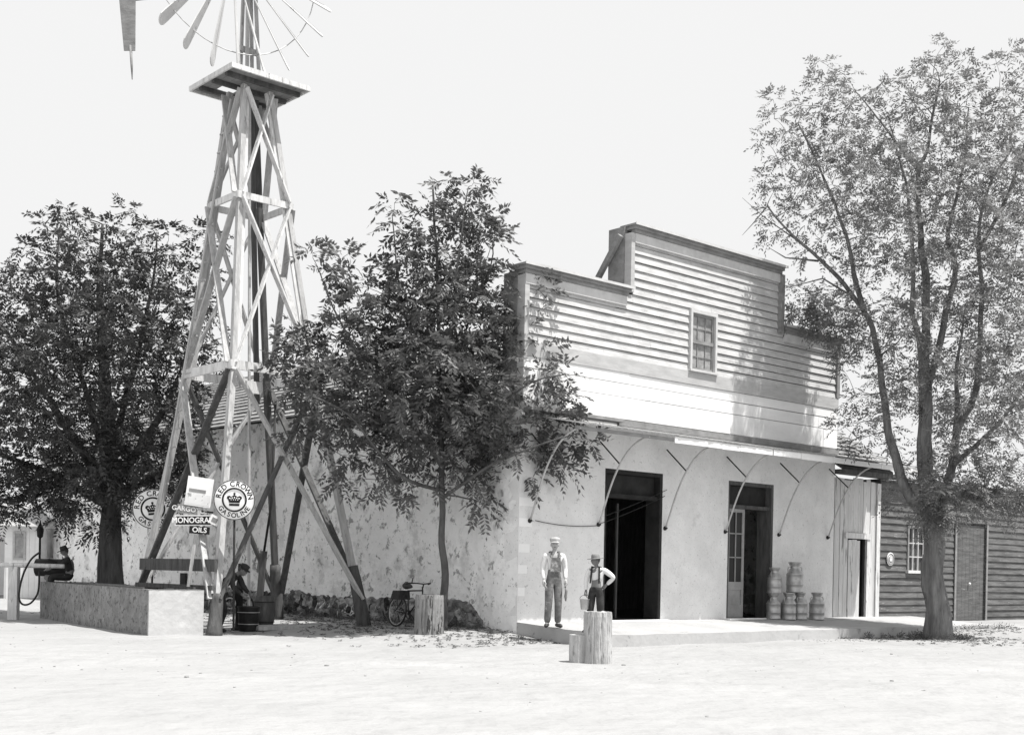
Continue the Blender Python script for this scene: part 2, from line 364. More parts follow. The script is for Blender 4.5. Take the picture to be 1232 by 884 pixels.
obj('brace', MB().beam(F(3.1, -.15, 9.2), F(3.1, -1.9, 7.0), .1, .12), M['trim'], store); obj('brace', MB().beam(F(9.1, -.15, 9.2), F(9.1, -1.9, 7.0), .1, .12), M['trim'], store)
# attic window
fr = MB(); a0, a1, z0, z1 = WIN
fr.fbox(F, a0-.07, a0, -.05, .1, z0-.02, z1+.08); fr.fbox(F, a1, a1+.07, -.05, .1, z0-.02, z1+.08); fr.fbox(F, a0, a1, -.05, .1, z1, z1+.08)
win = obj('window', fr, M['frame'], store)
obj('sill', MB().fbox(F, a0-.1, a1+.1, -.05, .14, z0-.075, z0-.022), M['frame'], win)
obj('sash', MB().fbox(F, a0, a1, -.03, .03, z0-.02, z0+.045).fbox(F, a0, a1, -.03, .05, 7.04, 7.12).fbox(F, a0, a1, -.03, .03, z1-.06, z1)
    .fbox(F, a0, a0+.05, -.03, .03, z0+.046, 7.039).fbox(F, a0, a0+.05, -.03, .03, 7.121, z1-.061).fbox(F, a1-.05, a1, -.03, .03, z0+.046, 7.039).fbox(F, a1-.05, a1, -.03, .03, 7.121, z1-.061)
    .fbox(F, 5.69, 5.71, -.02, .015, z0+.046, 7.039).fbox(F, 5.98, 6.0, -.02, .015, z0+.046, 7.039).fbox(F, 5.69, 5.71, -.02, .015, 7.121, z1-.061).fbox(F, 5.98, 6.0, -.02, .015, 7.121, z1-.061)
    .fbox(F, a0+.051, a1-.051, -.02, .012, 6.72, 6.74).fbox(F, a0+.051, a1-.051, -.02, .012, 7.4, 7.42), M['trim'], win)
obj('pane', MB().fbox(F, a0+.02, a1-.02, -.018, -.008, z0+.02, z1-.03), M['paleglass'], win)
# sunlit patches on the store corner, painted in as thin whiter blocks
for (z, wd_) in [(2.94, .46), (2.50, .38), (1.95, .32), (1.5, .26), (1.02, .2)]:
    obj('sun_patch_white', MB().fbox(F, .004, wd_, .0, .006, z-.09, z+.09), M['sun_patch_white'], store)
# doorways
for k, (a, b) in enumerate(D):
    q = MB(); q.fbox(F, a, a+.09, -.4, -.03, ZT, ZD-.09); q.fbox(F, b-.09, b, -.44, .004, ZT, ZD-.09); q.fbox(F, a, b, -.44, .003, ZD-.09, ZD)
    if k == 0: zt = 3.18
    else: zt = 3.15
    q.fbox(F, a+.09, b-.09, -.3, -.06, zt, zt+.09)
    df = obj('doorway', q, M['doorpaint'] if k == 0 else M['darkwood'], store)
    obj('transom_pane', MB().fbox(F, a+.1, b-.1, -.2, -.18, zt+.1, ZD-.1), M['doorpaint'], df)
    obj('threshold', MB().fbox(F, a-.12, b+.12, -.45, .22, .36, ZT), M['sun_patch_white'], df)
a, b = D[1]
dr = MB(); x0, x1 = a+.1, a+.78; dd0, dd1 = -.14, -.09
dr.fbox(F, x0, x0+.09, dd0, dd1, .4, 3.14); dr.fbox(F, x1-.09, x1, dd0, dd1, .4, 3.14)
dr.fbox(F, x0+.09, x1-.09, dd0, dd1, .4, .72)
dr.fbox(F, x0+.09, x1-.09, dd0, dd1, 1.1, 1.3)
for zz in (1.9, 2.5): dr.fbox(F, x0+.09, x1-.09, dd0, dd1, zz, zz+.03)
dr.fbox(F, x0+.09, x1-.09, dd0, dd1, 3.05, 3.14); dr.fbox(F, (x0+x1)/2-.015, (x0+x1)/2+.015, dd0, dd1, 1.3, 3.05)
leaf = obj('glazed_door', dr, M['doorgrey'], store)
obj('pane', MB().fbox(F, x0+.08, x1-.08, -.12, -.112, 1.28, 3.06), M['ink'], leaf)
obj('door_panel', MB().fbox(F, x0+.08, x1-.08, -.125, -.115, .7, 1.12), M['doorgrey'], leaf)
a, b = D[0]
for x in (a+.35, a+1.15):
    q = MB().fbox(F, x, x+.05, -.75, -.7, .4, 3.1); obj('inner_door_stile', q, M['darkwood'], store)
# awning: thin iron deck, ragged fascia, curved pipe brackets
mb = MB(); s = .2
while s < 13.4:
    e = min(13.4, s+.62)
    if True:
        for c in range(6):
            u0 = s+(e-s)*c/6; u1 = s+(e-s)*(c+1)/6; h = .012*(c % 2)
            j = random.uniform(-.01, .01)
            mb.hexa([F(u0, .06, 4.78+h), F(u1, .06, 4.78+h), F(u1, 1.56+j, 4.50+h), F(u0, 1.56+j, 4.50+h), F(u0, .06, 4.785+h), F(u1, .06, 4.785+h), F(u1, 1.56+j, 4.508+h), F(u0, 1.56+j, 4.508+h)])
    s = e
aw = obj('awning_deck', mb, M['sheet'], store)
mb = MB(); s = 3.2
while s < 13.35:
    e = min(13.4, s+random.uniform(.5, 1.7))
    mb.fbox(F, s, e-random.choice([.01, .02, .05]), 1.50, 1.53, 4.33+random.uniform(-.015, .02), 4.49+random.uniform(-.02, .0)); s = e
obj('awning_fascia', mb, M['board_white'], store)
mb = MB(); mb.beam(F(.2, 1.47, 4.42), F(13.4, 1.47, 4.42), .06, .07); mb.fbox(F, 0.02, 2.9, .052, .3, 4.86, 4.93); mb.fbox(F, 2.9, 11.6, .052, .12, 4.8, 4.94)
obj('awning_beam', mb, M['trim'], store)
for s in (.3, 2.4, 4.65, 6.9, 9.1, 11.3):
    pts = []
    P0, P1, P2, P3 = F(s, .04, 2.56), F(s, .30, 3.2), F(s, .62, 4.35), F(s, 1.5, 4.42)
    for i in range(15):
        u = i/14; pts.append(P0*(1-u)**3+P1*3*u*(1-u)**2+P2*3*u*u*(1-u)+P3*u**3)
    br = obj('bracket', MB().tube(pts, .022, 8), M['pipe'], store)
    obj('strut', MB().tube([F(s, .02, 4.4), pts[8]], .016, 6), M['iron'], br)
    obj('wall_bolt', MB().lathe([(.05, 0), (.05, .03), (.02, .05), (.02, .08)], 10, F(s, .0, 2.54), -B), M['iron'], br)
mb = MB()
def wire(m_, p, q, sag, r=.008, n=14):
    p, q = Vector(p), Vector(q)
    m_.tube([p.lerp(q, i/n)-Vector((0, 0, sag*4*(i/n)*(1-i/n))) for i in range(n+1)], r, 5)
wire(mb, F(.45, .03, 2.55), F(2.4, .03, 2.52), .06); wire(mb, F(2.4, .03, 2.55), F(4.6, .03, 3.3), .03)
wire(mb, F(4.65, .05, 3.45), F(2.6, .05, 2.75), .02); obj('slack_wire', mb, M['iron'], store)

# ------------------------------------------------------------------ plank lean-to and dark barn at the right
lt = thing('plank_shed', F(12.7, 0, .2), 'narrow shed of pale peeling vertical planks joining the store to the dark barn', 'shed')
mb = MB(); s = 11.64
while s < 13.84:
    e = min(13.84, s+random.uniform(.17, .27)); mid = (s+e)/2
    z0 = .15
    if 12.25 < mid < 13.25: z0 = 2.72
    mb.fbox(F, s+.006, e-.006, -.03, .0+random.uniform(-.008, .012), z0, 4.2+random.uniform(-.05, .05)); s = e
obj('wall', mb, M['plank'], lt)
mb = MB().fbox(F, 11.64, 12.28, -.12, -.05, .1, 4.2); mb.fbox(F, 13.22, 13.84, -.12, -.05, .1, 4.2); mb.fbox(F, 12.28, 13.22, -.12, -.05, 2.72, 4.2)
mb.fbox(F, 11.66, 11.72, -4, -.13, .1, 4.2); mb.fbox(F, 13.74, 13.8, -4, -.13, .1, 4.2); mb.fbox(F, 11.73, 13.73, -4, -3.9, .1, 5.5); obj('frame_wall', mb, M['darkwood'], lt)
obj('lintel', MB().fbox(F, 12.1, 13.35, .015, .06, 2.55, 2.71), M['palewood'], lt)
mb = MB()
for (a, b) in [(12.3, 12.5), (12.505, 12.7), (12.705, 12.86)]: mb.fbox(F, a, b, -.01, .02, .22, 2.52+random.uniform(-.03, .02))
mb.fbox(F, 12.32, 12.84, -.05, -.011, .6, .72); mb.fbox(F, 12.32, 12.84, -.05, -.011, 2.1, 2.22); obj('door', mb, M['plank'], lt)
obj('door_jamb', MB().fbox(F, 13.2, 13.36, .002, .035, .2, 2.55).fbox(F, 13.66, 13.84, .014, .05, .2, 4.15), M['palewood'], lt)
def shakes(m_, s0, s1, t0, t1, z0, z1, rows, rag=.05):
    for k in range(rows):
        f0, f1 = k/rows, (k+1)/rows; s = s0
        while s < s1:
            e = min(s1, s+random.uniform(.12, .3)); j = random.uniform(-rag, rag); l = random.uniform(0, .035)
            ta = t0+(t1-t0)*f0+j; tb = t0+(t1-t0)*f1+.06; za = z0+(z1-z0)*f0+l; zb = z0+(z1-z0)*f1-.02
            m_.hexa([F(s, -ta, za), F(e-.01, -ta, za), F(e-.01, -tb, zb), F(s, -tb, zb), F(s, -ta, za+.03), F(e-.01, -ta, za+.03), F(e-.01, -tb, zb+.02), F(s, -tb, zb+.02)]); s = e
mb = MB(); shakes(mb, 11.64, 14.3, -.45, 3.6, 4.55, 6.9, 15, .07); obj('shake_roof', mb, M['shake'], lt)
mb = MB().fbox(F, 11.64, 14.2, -.06, .3, 4.3, 4.42); mb.hexa([F(11.7, .2, 4.4), F(14.2, .2, 4.4), F(14.2, -3.6, 6.7), F(11.7, -3.6, 6.7), F(11.7, .2, 4.5), F(14.2, .2, 4.5), F(14.2, -3.6, 6.85), F(11.7, -3.6, 6.85)]); obj('rafters', mb, M['darkwood'], lt)

bn = thing('dark_barn', F(19, 0, .2), 'dark weathered barn of horizontal boards behind the big gnarled tree', 'barn')
BW = (15.35, 16.25, 1.72, 2.95); BD = (18.1, 19.9, .2, 3.2)
mb = MB(); z = .12
while z < 4.2:
    for (a, b) in ([(13.86, 27.0)] if not (z < 3.1) else ([(13.86, BD[0]-.02), (BD[1]+.02, 27.0)])):
        pieces = [(a, b)]
        if z+.19 > BW[2] and z < BW[3] and a < BW[0] < b: pieces = [(a, BW[0]-.08), (BW[1]+.08, b)]
        for (p, q) in pieces:
            s = p
            while s < q-.01:
                e = min(q, s+random.uniform(2, 4)); 
                if q-e < .5: e = q
                j = random.uniform(-.008, .008); mb.hexa([F(s, .05+j, z+j), F(e-.005, .05+j, z+j), F(e-.005, 0, z+j), F(s, 0, z+j), F(s, .015, z+.2), F(e-.005, .015, z+.2), F(e-.005, 0, z+.2), F(s, 0, z+.2)]); s = e
    z += .195
obj('siding', mb, M['barnwood'], bn)
mb = MB().wall(F, 13.86, 27, 0, 4.3, .08, [BW, BD], d=-.004); mb.fbox(F, 13.86, 13.92, -8, -.09, 0, 4.3); mb.fbox(F, 26.9, 27, -8, -.09, 0, 4.3); mb.fbox(F, 13.93, 26.89, -8, -7.9, 0, 4.3); obj('wall', mb, M['darkwood'], bn)
mb = MB(); shakes(mb, 13.86, 27.2, -.3, 4.2, 4.32, 4.95, 12, .03); mb.fbox(F, 13.86, 27.2, -8.2, -4.2, 4.7, 4.78); obj('roof', mb, M['shake'], bn)
a0, a1, z0, z1 = BW
wn = obj('window', MB().fbox(F, a0-.07, a0, -.05, .075, z0, z1+.07).fbox(F, a1, a1+.07, -.05, .075, z0, z1+.07).fbox(F, a0, a1, -.05, .075, z1, z1+.07), M['trim'], bn)
obj('sill', MB().fbox(F, a0-.1, a1+.1, -.05, .12, z0-.09, z0-.003), M['palewood'], wn)
q = MB()
for k in (0, 1, 2, 3): q.fbox(F, a0+k*.287, a0+k*.287+.035, -.02, .02, z0, z1)
for zz in (z0+.38, z0+.78): q.fbox(F, a0+.036, a1-.01, -.015, .015, zz, zz+.03)
obj('sash', q, M['frame'], wn); obj('pane', MB().fbox(F, a0+.01, a1-.01, -.05, -.04, z0+.01, z1-.01), M['glass'], wn)
mb = MB(); s = BD[0]
while s < BD[1]-.01: e = min(BD[1], s+.225); mb.fbox(F, s+.004, e-.004, -.03, .0, .22, 3.18); s = e
do = obj('door', mb, M['barnwood'], bn); obj('knob', MB().ell(F(18.95, .05, 1.35), (.04, .04, .04), 10, 6), M['sun_patch_white'], do)
for a_ in (BD[0]-.12, BD[1]+.022): obj('door_trim', MB().fbox(F, a_, a_+.098, .06, .085, .15, 3.22), M['trim'], bn)
sg = thing('round_wall_sign', F(14.35, .07, 2.02), 'small pale oval badge nailed on the dark barn boards', 'sign')
obj('plate', MB().lathe([(.19, 0), (.19, .012)], 24, F(14.35, .07, 2.02), -B), M['enamel'], sg)
obj('emblem', MB().lathe([(.10, 0), (.10, .004)], 20, F(14.35, .084, 2.02), -B).torus(F(14.35, .086, 2.02), .155, .012, -B), M['trim'], sg)
obj('emblem_mark', MB().fbox(F, 14.29, 14.41, .089, .092, 1.96, 2.04).fbox(F, 14.32, 14.38, .089, .092, 2.045, 2.09), M['enamel'], sg)

# ------------------------------------------------------------------ small shed at the left
base = W(24, 708, 44.5); Z0 = .1; yb = 44.5
sh = thing('small_shed', (base.x, yb, Z0), 'small pale board shed with a framed window at the far left end of the wall', 'shed')
x0 = W(-60, 690, yb).x; x1 = W(47, 690, yb).x; H = 2.55
mb = MB(); x = x0
xdoor = W(5, 690, yb).x
while x < x1-.01:
    e = min(x1, x+.2); 
    if not (xdoor-.9 < (x+e)/2 < xdoor): mb.box((x+.003, yb-.02-random.uniform(0, .012), Z0-.2), (e-.003, yb, Z0+H))
    x = e
mb.box((x0, yb+.001, Z0+2.2), (x1, yb+.05, Z0+H)); mb.box((xdoor, yb+.001, Z0-.2), (x1, yb+.05, Z0+2.2)); mb.box((x1-.05, yb+.051, Z0-.2), (x1, yb+3, Z0+H)); mb.box((x0, yb+3, Z0-.2), (x1, yb+3.05, Z0+H))
obj('wall', mb, M['board_white'], sh)
mb = MB().hexa([(x0-.2, yb-.25, Z0+H-.02), (x1+.25, yb-.25, Z0+H-.02), (x1+.25, yb+3.2, Z0+H+.9), (x0-.2, yb+3.2, Z0+H+.9), (x0-.2, yb-.25, Z0+H+.05), (x1+.25, yb-.25, Z0+H+.05), (x1+.25, yb+3.2, Z0+H+.97), (x0-.2, yb+3.2, Z0+H+.97)]); obj('roof', mb, M['sheet'], sh)
c = W(24, 656, yb); wn = obj('window', MB().box((c.x-.22, yb-.07, c.z-.52), (c.x-.15, yb-.033, c.z+.5)).box((c.x+.15, yb-.07, c.z-.52), (c.x+.22, yb-.033, c.z+.5)).box((c.x-.149, yb-.07, c.z+.42), (c.x+.149, yb-.033, c.z+.5)).box((c.x-.149, yb-.07, c.z-.52), (c.x+.149, yb-.033, c.z-.44)), M['band'], sh)
obj('pane', MB().box((c.x-.15, yb-.05, c.z-.44), (c.x+.15, yb-.036, c.z+.42)), M['paleglass'], wn)

# ------------------------------------------------------------------ windmill tower
TC = Vector((-5.9, 28.65, 0))
def TP(u, v, z): return TC + A*u + B*v + Vector((-.21*max(0, (z-3)/9), 0, z))      # u to the right, v away from us
def half(z):
    if z >= 5.8: return .33+(12.2-z)/6.4*(1.02-.33)
    return 1.02+(5.8-z)/5.6*(1.87-1.02)
CR = {'N': (-1, -1), 'R': (1, -1), 'F': (1, 1), 'K': (-1, 1)}
def corner(k, z): h = half(z); return TP(CR[k][0]*h, CR[k][1]*h, z)
wm = thing('windmill', (TC.x, TC.y, .15), 'tall timber windmill tower with square platform and radiating wooden blades', 'windmill')
for k in CR:
    p = corner(k, 0); zb = gz(p.x, p.y)-.05; zt = 1.15 if k in ('R', 'F') else .5
    q = MB(); d1 = (corner(k, 3)-corner(k, zb)).normalized()
    q.beam(corner(k, zt), corner(k, 5.85), .13, .13, A); q.beam(corner(k, 5.75)+A*.0, corner(k, 12.25), .12, .12, A)
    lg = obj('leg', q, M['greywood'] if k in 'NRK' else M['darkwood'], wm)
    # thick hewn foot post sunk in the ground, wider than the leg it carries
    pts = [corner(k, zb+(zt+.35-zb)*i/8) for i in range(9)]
    obj('foot_post', MB().tube(pts, [.165-.005*i for i in range(9)], 9, bumpy=.14, seed=ord(k)), M['darkwood'], lg)  # dark timber puts the tree's shade into the colour of the feet
faces = [('N', 'R'), ('R', 'F'), ('F', 'K'), ('K', 'N')]
def out(k1, k2):
    a_, b_ = CR[k1], CR[k2]; return (A*(a_[0]+b_[0])+B*(a_[1]+b_[1])).normalized()
def ring(z, w_, ext, m_):
    for (p, q) in faces:
        P, Q = corner(p, z), corner(q, z); d = (Q-P).normalized(); o = out(p, q)*.09
        obj('girt', MB().beam(P-d*ext+o, Q+d*ext+o, .045, w_), m_, wm)
ring(5.8, .2, .12, M['palewood']); ring(9.65, .15, .1, M['palewood'])
for (zl, zh) in [(5.8, 9.65), (9.65, 12.2)]:
    for fi, (p, q) in enumerate(faces):
        o = out(p, q)
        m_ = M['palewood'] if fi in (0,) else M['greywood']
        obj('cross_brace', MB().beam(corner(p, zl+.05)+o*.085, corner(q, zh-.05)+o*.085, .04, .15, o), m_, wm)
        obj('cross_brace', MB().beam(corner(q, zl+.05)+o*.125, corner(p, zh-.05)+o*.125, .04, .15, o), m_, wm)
for fi, (p, q) in enumerate(faces):
    o = out(p, q)
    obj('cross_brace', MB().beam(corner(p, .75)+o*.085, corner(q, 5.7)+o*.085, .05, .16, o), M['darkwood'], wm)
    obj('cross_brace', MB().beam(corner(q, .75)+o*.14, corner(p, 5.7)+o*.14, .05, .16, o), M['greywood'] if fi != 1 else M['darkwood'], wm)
# doubled second boards running beside the legs, as on the photo
for k in ('N', 'K', 'R'):
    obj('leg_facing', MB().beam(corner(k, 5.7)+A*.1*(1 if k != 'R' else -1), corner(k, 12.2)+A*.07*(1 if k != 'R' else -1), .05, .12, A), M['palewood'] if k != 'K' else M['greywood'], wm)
obj('rail', MB().beam(corner('K', 1.45)-A*.14-B*-.05, corner('N', 1.45)-A*.14-B*.1, .07, .26), M['darkwood'], wm)
obj('rail', MB().beam(corner('K', .98)-A*.16, corner('N', .98)-A*.16-B*.1, .06, .1), M['darkwood'], wm)
q = MB(); q.beam(TP(0, 0, .5), TP(0, 0, 12.2), .05, .05, A); obj('pump_rod', q, M['pipe'], wm)
q = MB(); q.beam(TP(.28, .2, 5.2), TP(.1, .1, 12.2), .14, .05, -B+A*.3); obj('rod_guide_board', q, M['darkwood'], wm)
obj('guide_block', MB().fbox(lambda s, d, z: TP(s, -d, z), -.28, .1, .25, .33, 5.35, 5.62), M['palewood'], wm)
q = MB()
for z in np.arange(1.6, 11.9, .42): p = corner('K', z); q.beam(p-B*.02-A*.1, p-B*.34-A*.1, .03, .035)
q.beam(corner('K', 1.4)-B*.36-A*.1, corner('K', 12)-B*.3-A*.1, .05, .04, A); obj('ladder', q, M['greywood'], wm)
wire(q2 := MB(), corner('K', 5.88)-A*1.35, corner('K', 5.8), .02, .014); obj('guy_wire', q2, M['iron'], wm)
# platform: boards in a frame with a hatch gap
PZ = 12.33; PH = .96
q = MB(); n = 9
TF = lambda s, d, z: TP(s, -d, z)
for i in range(n):
    u0 = -PH+2*PH*i/n; u1 = -PH+2*PH*(i+1)/n-.012
    if i in (2, 3): q.fbox(TF, u0, u1, -.28, PH-.02, PZ, PZ+.04); q.fbox(TF, u0, u1, -PH+.02, -.62, PZ, PZ+.04)
    else: q.fbox(TF, u0, u1, -PH+.02, PH-.02, PZ, PZ+.04)
obj('platform_boards', q, M['trim'], wm)  # darker colour paints the underside shade into the boards
q = MB(); q.fbox(TF, -PH, PH, PH-.018, PH+.03, PZ-.05, PZ+.06); q.fbox(TF, -PH, PH, -PH-.03, -PH+.018, PZ-.05, PZ+.06); q.fbox(TF, -PH-.045, -PH-.002, -PH-.03, PH+.03, PZ-.05, PZ+.06); q.fbox(TF, PH+.002, PH+.045, -PH-.03, PH+.03, PZ-.05, PZ+.06)
obj('platform_rim', q, M['palewood'], wm)
q = MB()
for v in (-.6, 0, .6): q.fbox(TF, -PH+.02, PH-.02, v-.04, v+.04, PZ-.1, PZ-.002)
obj('joist', q, M['darkwood'], wm)
# mast and head
HB = Vector((-6.38, 27.8, 15.0)); ax = -B
q = MB(); hb_in = HB+B*.9
for (u, v) in ((-.16, -.16), (.16, -.16), (-.16, .16), (.16, .16)): q.beam(TP(u, v, PZ+.05), TP(u*.6, v*.6, 14.6), .065, .065, A)
q.beam(TP(-.25, 0, 13.2), TP(.25, 0, 13.2), .08, .12); obj('mast', q, M['greywood'], wm)
ce = Vector((TC.x, TC.y, 15.0)); q = MB(); q.fbox(TF, -.25, .25, -.45, .5, 14.6, 15.15); q.tube([ce-B*.3, HB+ax*.15], .06, 10); obj('gear_box', q, M['iron'], wm)
obj('hub', MB().lathe([(.12, -.12), (.3, -.1), (.32, 0), (.3, .1), (.12, .14)], 18, HB, ax), M['iron'], wm)
NB = 24; PH0 = 4.014; RB = 2.64
for i in range(NB):
    a = PH0+i*2*math.pi/NB; rd = A*math.cos(a)+Vector((0, 0, 1))*math.sin(a); tg = -A*math.sin(a)+Vector((0, 0, 1))*math.cos(a)
    pit = R(-48); wv = (tg*math.cos(pit)+ax*math.sin(pit)).normalized(); nv = rd.cross(wv).normalized()
    prof = [(.55, .055), (1.2, .09), (1.9, .135), (2.4, .16), (2.54, .155), (2.61, .11), (RB, .04)]
    vs = []
    for (r, h) in prof:
        for (sg_, th) in ((-1, -1), (1, -1), (1, 1), (-1, 1)): vs.append(HB+rd*r+wv*h*sg_+nv*.012*th)
    fs = [(k*4+j, k*4+(j+1) % 4, (k+1)*4+(j+1) % 4, (k+1)*4+j) for k in range(len(prof)-1) for j in range(4)]+[(3, 2, 1, 0), tuple(len(prof)*4-4+j for j in range(4))]
    obj('blade', MB().add(vs, fs), M['blade'], wm)
q = MB(); pts = [HB+(A*math.cos(PH0+k*math.pi/NB)+Vector((0, 0, 1))*math.sin(PH0+k*math.pi/NB))*2.16 for k in range(2*NB+1)]
q.tube(pts, .012, 5, caps=False); pts = [HB+(A*math.cos(k*math.pi/NB)+Vector((0, 0, 1))*math.sin(k*math.pi/NB))*.62 for k in range(2*NB+1)]; q.tube(pts, .02, 5, caps=False)
for i in range(6): a = PH0+(i+.5)*math.pi/3; q.tube([HB, HB+(A*math.cos(a)+Vector((0, 0, 1))*math.sin(a))*2.16], .018, 5)
obj('wheel_rim', q, M['pipe'], wm)
# side vane hanging at the left
vt = W(153, -14, 28.4); vb = W(156, 60, 28.4); q = MB()
tl = W(142, -14, 28.4); tr = W(163, -14, 28.4); bl = W(149, 61, 28.4); brr = W(162.5, 61, 28.4); th = Vector((0, .03, 0))
q.hexa([bl, brr, brr+th, bl+th, tl, tr, tr+th, tl+th]); obj('side_vane', q, M['trim'], wm)
q = MB().tube([W(157, 55, 28.42), W(158.5, 80, 28.42), W(159, 96, 28.42)], [.035, .03, .01], 6); obj('vane_weight', q, M['trim'], wm)
q = MB().beam(W(148, 0, 28.45), ce+Vector((-.3, 0, -.35)), .07, .08); q.beam(W(148, -12, 28.45), ce+Vector((-.3, 0, .1)), .05, .06); obj('vane_arm', q, M['trim'], wm)

# ------------------------------------------------------------------ concrete trough
PT = Vector((-7.2, 25.2, 0)); dL = Vector((-4.9, 7.3, 0)).normalized(); dR = Vector((dL.y, -dL.x, 0)); dR = (A*.85+dR*.15).normalized()
LT, WT = 8.8, 1.2
TR = lambda s, d, z: PT+dL*s+dR*d+Vector((0, 0, z))
tro = thing('water_trough', PT, 'long rough concrete water trough with a pale sunlit end beside the tower', 'trough')
q = MB(); TH = .94
def roughface(m_, fn, a0, a1, z0, z1, na, nz, amp=.018):
    vs = [fn(a0+(a1-a0)*i/na, amp*noise.noise(Vector((i*.9, j*1.1, a1))), z0+(z1-z0)*j/nz) for j in range(nz+1) for i in range(na+1)]
    m_.add(vs, [(j*(na+1)+i, j*(na+1)+i+1, (j+1)*(na+1)+i+1, (j+1)*(na+1)+i) for j in range(nz) for i in range(na)])
th = .14
roughface(q, lambda a_, e, z: TR(a_, e, z), 0, LT, -.1, TH, 70, 8); 
roughface(q, lambda a_, e, z: TR(a_, WT+e, z), 0, LT, -.1, TH, 70, 8); roughface(q, lambda a_, e, z: TR(LT+e, a_, z), 0, WT, -.1, TH, 10, 8)
q.add([TR(0, 0, TH), TR(LT, 0, TH), TR(LT, WT, TH), TR(0, WT, TH), TR(th, th, TH), TR(LT-th, th, TH), TR(LT-th, WT-th, TH), TR(th, WT-th, TH), TR(th, th, .5), TR(LT-th, th, .5), TR(LT-th, WT-th, .5), TR(th, WT-th, .5)],
      [(0, 1, 5, 4), (1, 2, 6, 5), (2, 3, 7, 6), (3, 0, 4, 7), (4, 5, 9, 8), (5, 6, 10, 9), (6, 7, 11, 10), (7, 4, 8, 11), (8, 9, 10, 11)])
obj('basin', q, M['concrete'], tro)
q = MB(); roughface(q, lambda a_, e, z: TR(e-.004, a_, z), -.003, WT, -.1, TH, 10, 8, .008); q.add([TR(-.012, -.012, TH), TR(.02, -.012, TH), TR(.02, WT, TH), TR(-.012, WT, TH), TR(-.012, -.012, -.1), TR(.02, -.012, -.1)], [(0, 1, 2, 3), (0, 4, 5, 1)]); obj('end_wall', q, M['render'], tro)
q = MB().add([TR(th, th, .8), TR(LT-th, th, .8), TR(LT-th, WT-th, .8), TR(th, WT-th, .8)], [(0, 1, 2, 3)]); obj('water', q, M['water'], tro)
q = MB(); q.beam(TR(.5, .05, TH+.02), TR(7.2, .05, TH+.02), .05, .03); q.beam(TR(.3, WT-.1, TH+.03), TR(3.6, WT-.1, TH+.03), .05, .04); obj('rim_pipe', q, M['darkwood'], tro)

# ------------------------------------------------------------------ signs
def text_mesh(txt, size, M4, ext=.004, align='CENTER'):
    cu = bpy.data.curves.new('t', 'FONT'); cu.body = txt; cu.size = size; cu.align_x = align; cu.align_y = 'CENTER'; cu.extrude = ext; cu.resolution_u = 3; cu.offset = size*.018
    o = bpy.data.objects.new('t', cu); COL.objects.link(o); bpy.context.view_layer.update()
    me = bpy.data.meshes.new_from_object(o.evaluated_get(bpy.context.evaluated_depsgraph_get()))
    vs = [M4 @ v.co for v in me.vertices]; fs = [tuple(p.vertices) for p in me.polygons]
    bpy.data.objects.remove(o); bpy.data.curves.remove(cu); bpy.data.meshes.remove(me)
    return vs, fs
def ring_text(m_, txt, r, size, mid, step, flip, T):
    wd_c = [{'I': .5, ' ': .6, 'W': 1.3, 'L': .85, 'E': .9}.get(c_, 1.05)*step for c_ in txt]; acc = -sum(wd_c)/2
    for i, ch in enumerate(txt):
        off = acc+wd_c[i]/2; acc += wd_c[i]
        if ch == ' ': continue
        off *= 1; a = mid-off if not flip else mid+off
        rot = a-math.pi/2 if not flip else a+math.pi/2
        vs, fs = text_mesh(ch, size, T @ Matrix.Translation((r*math.cos(a), r*math.sin(a), .014)) @ Matrix.Rotation(rot, 4, 'Z'))
        m_.add(vs, fs)
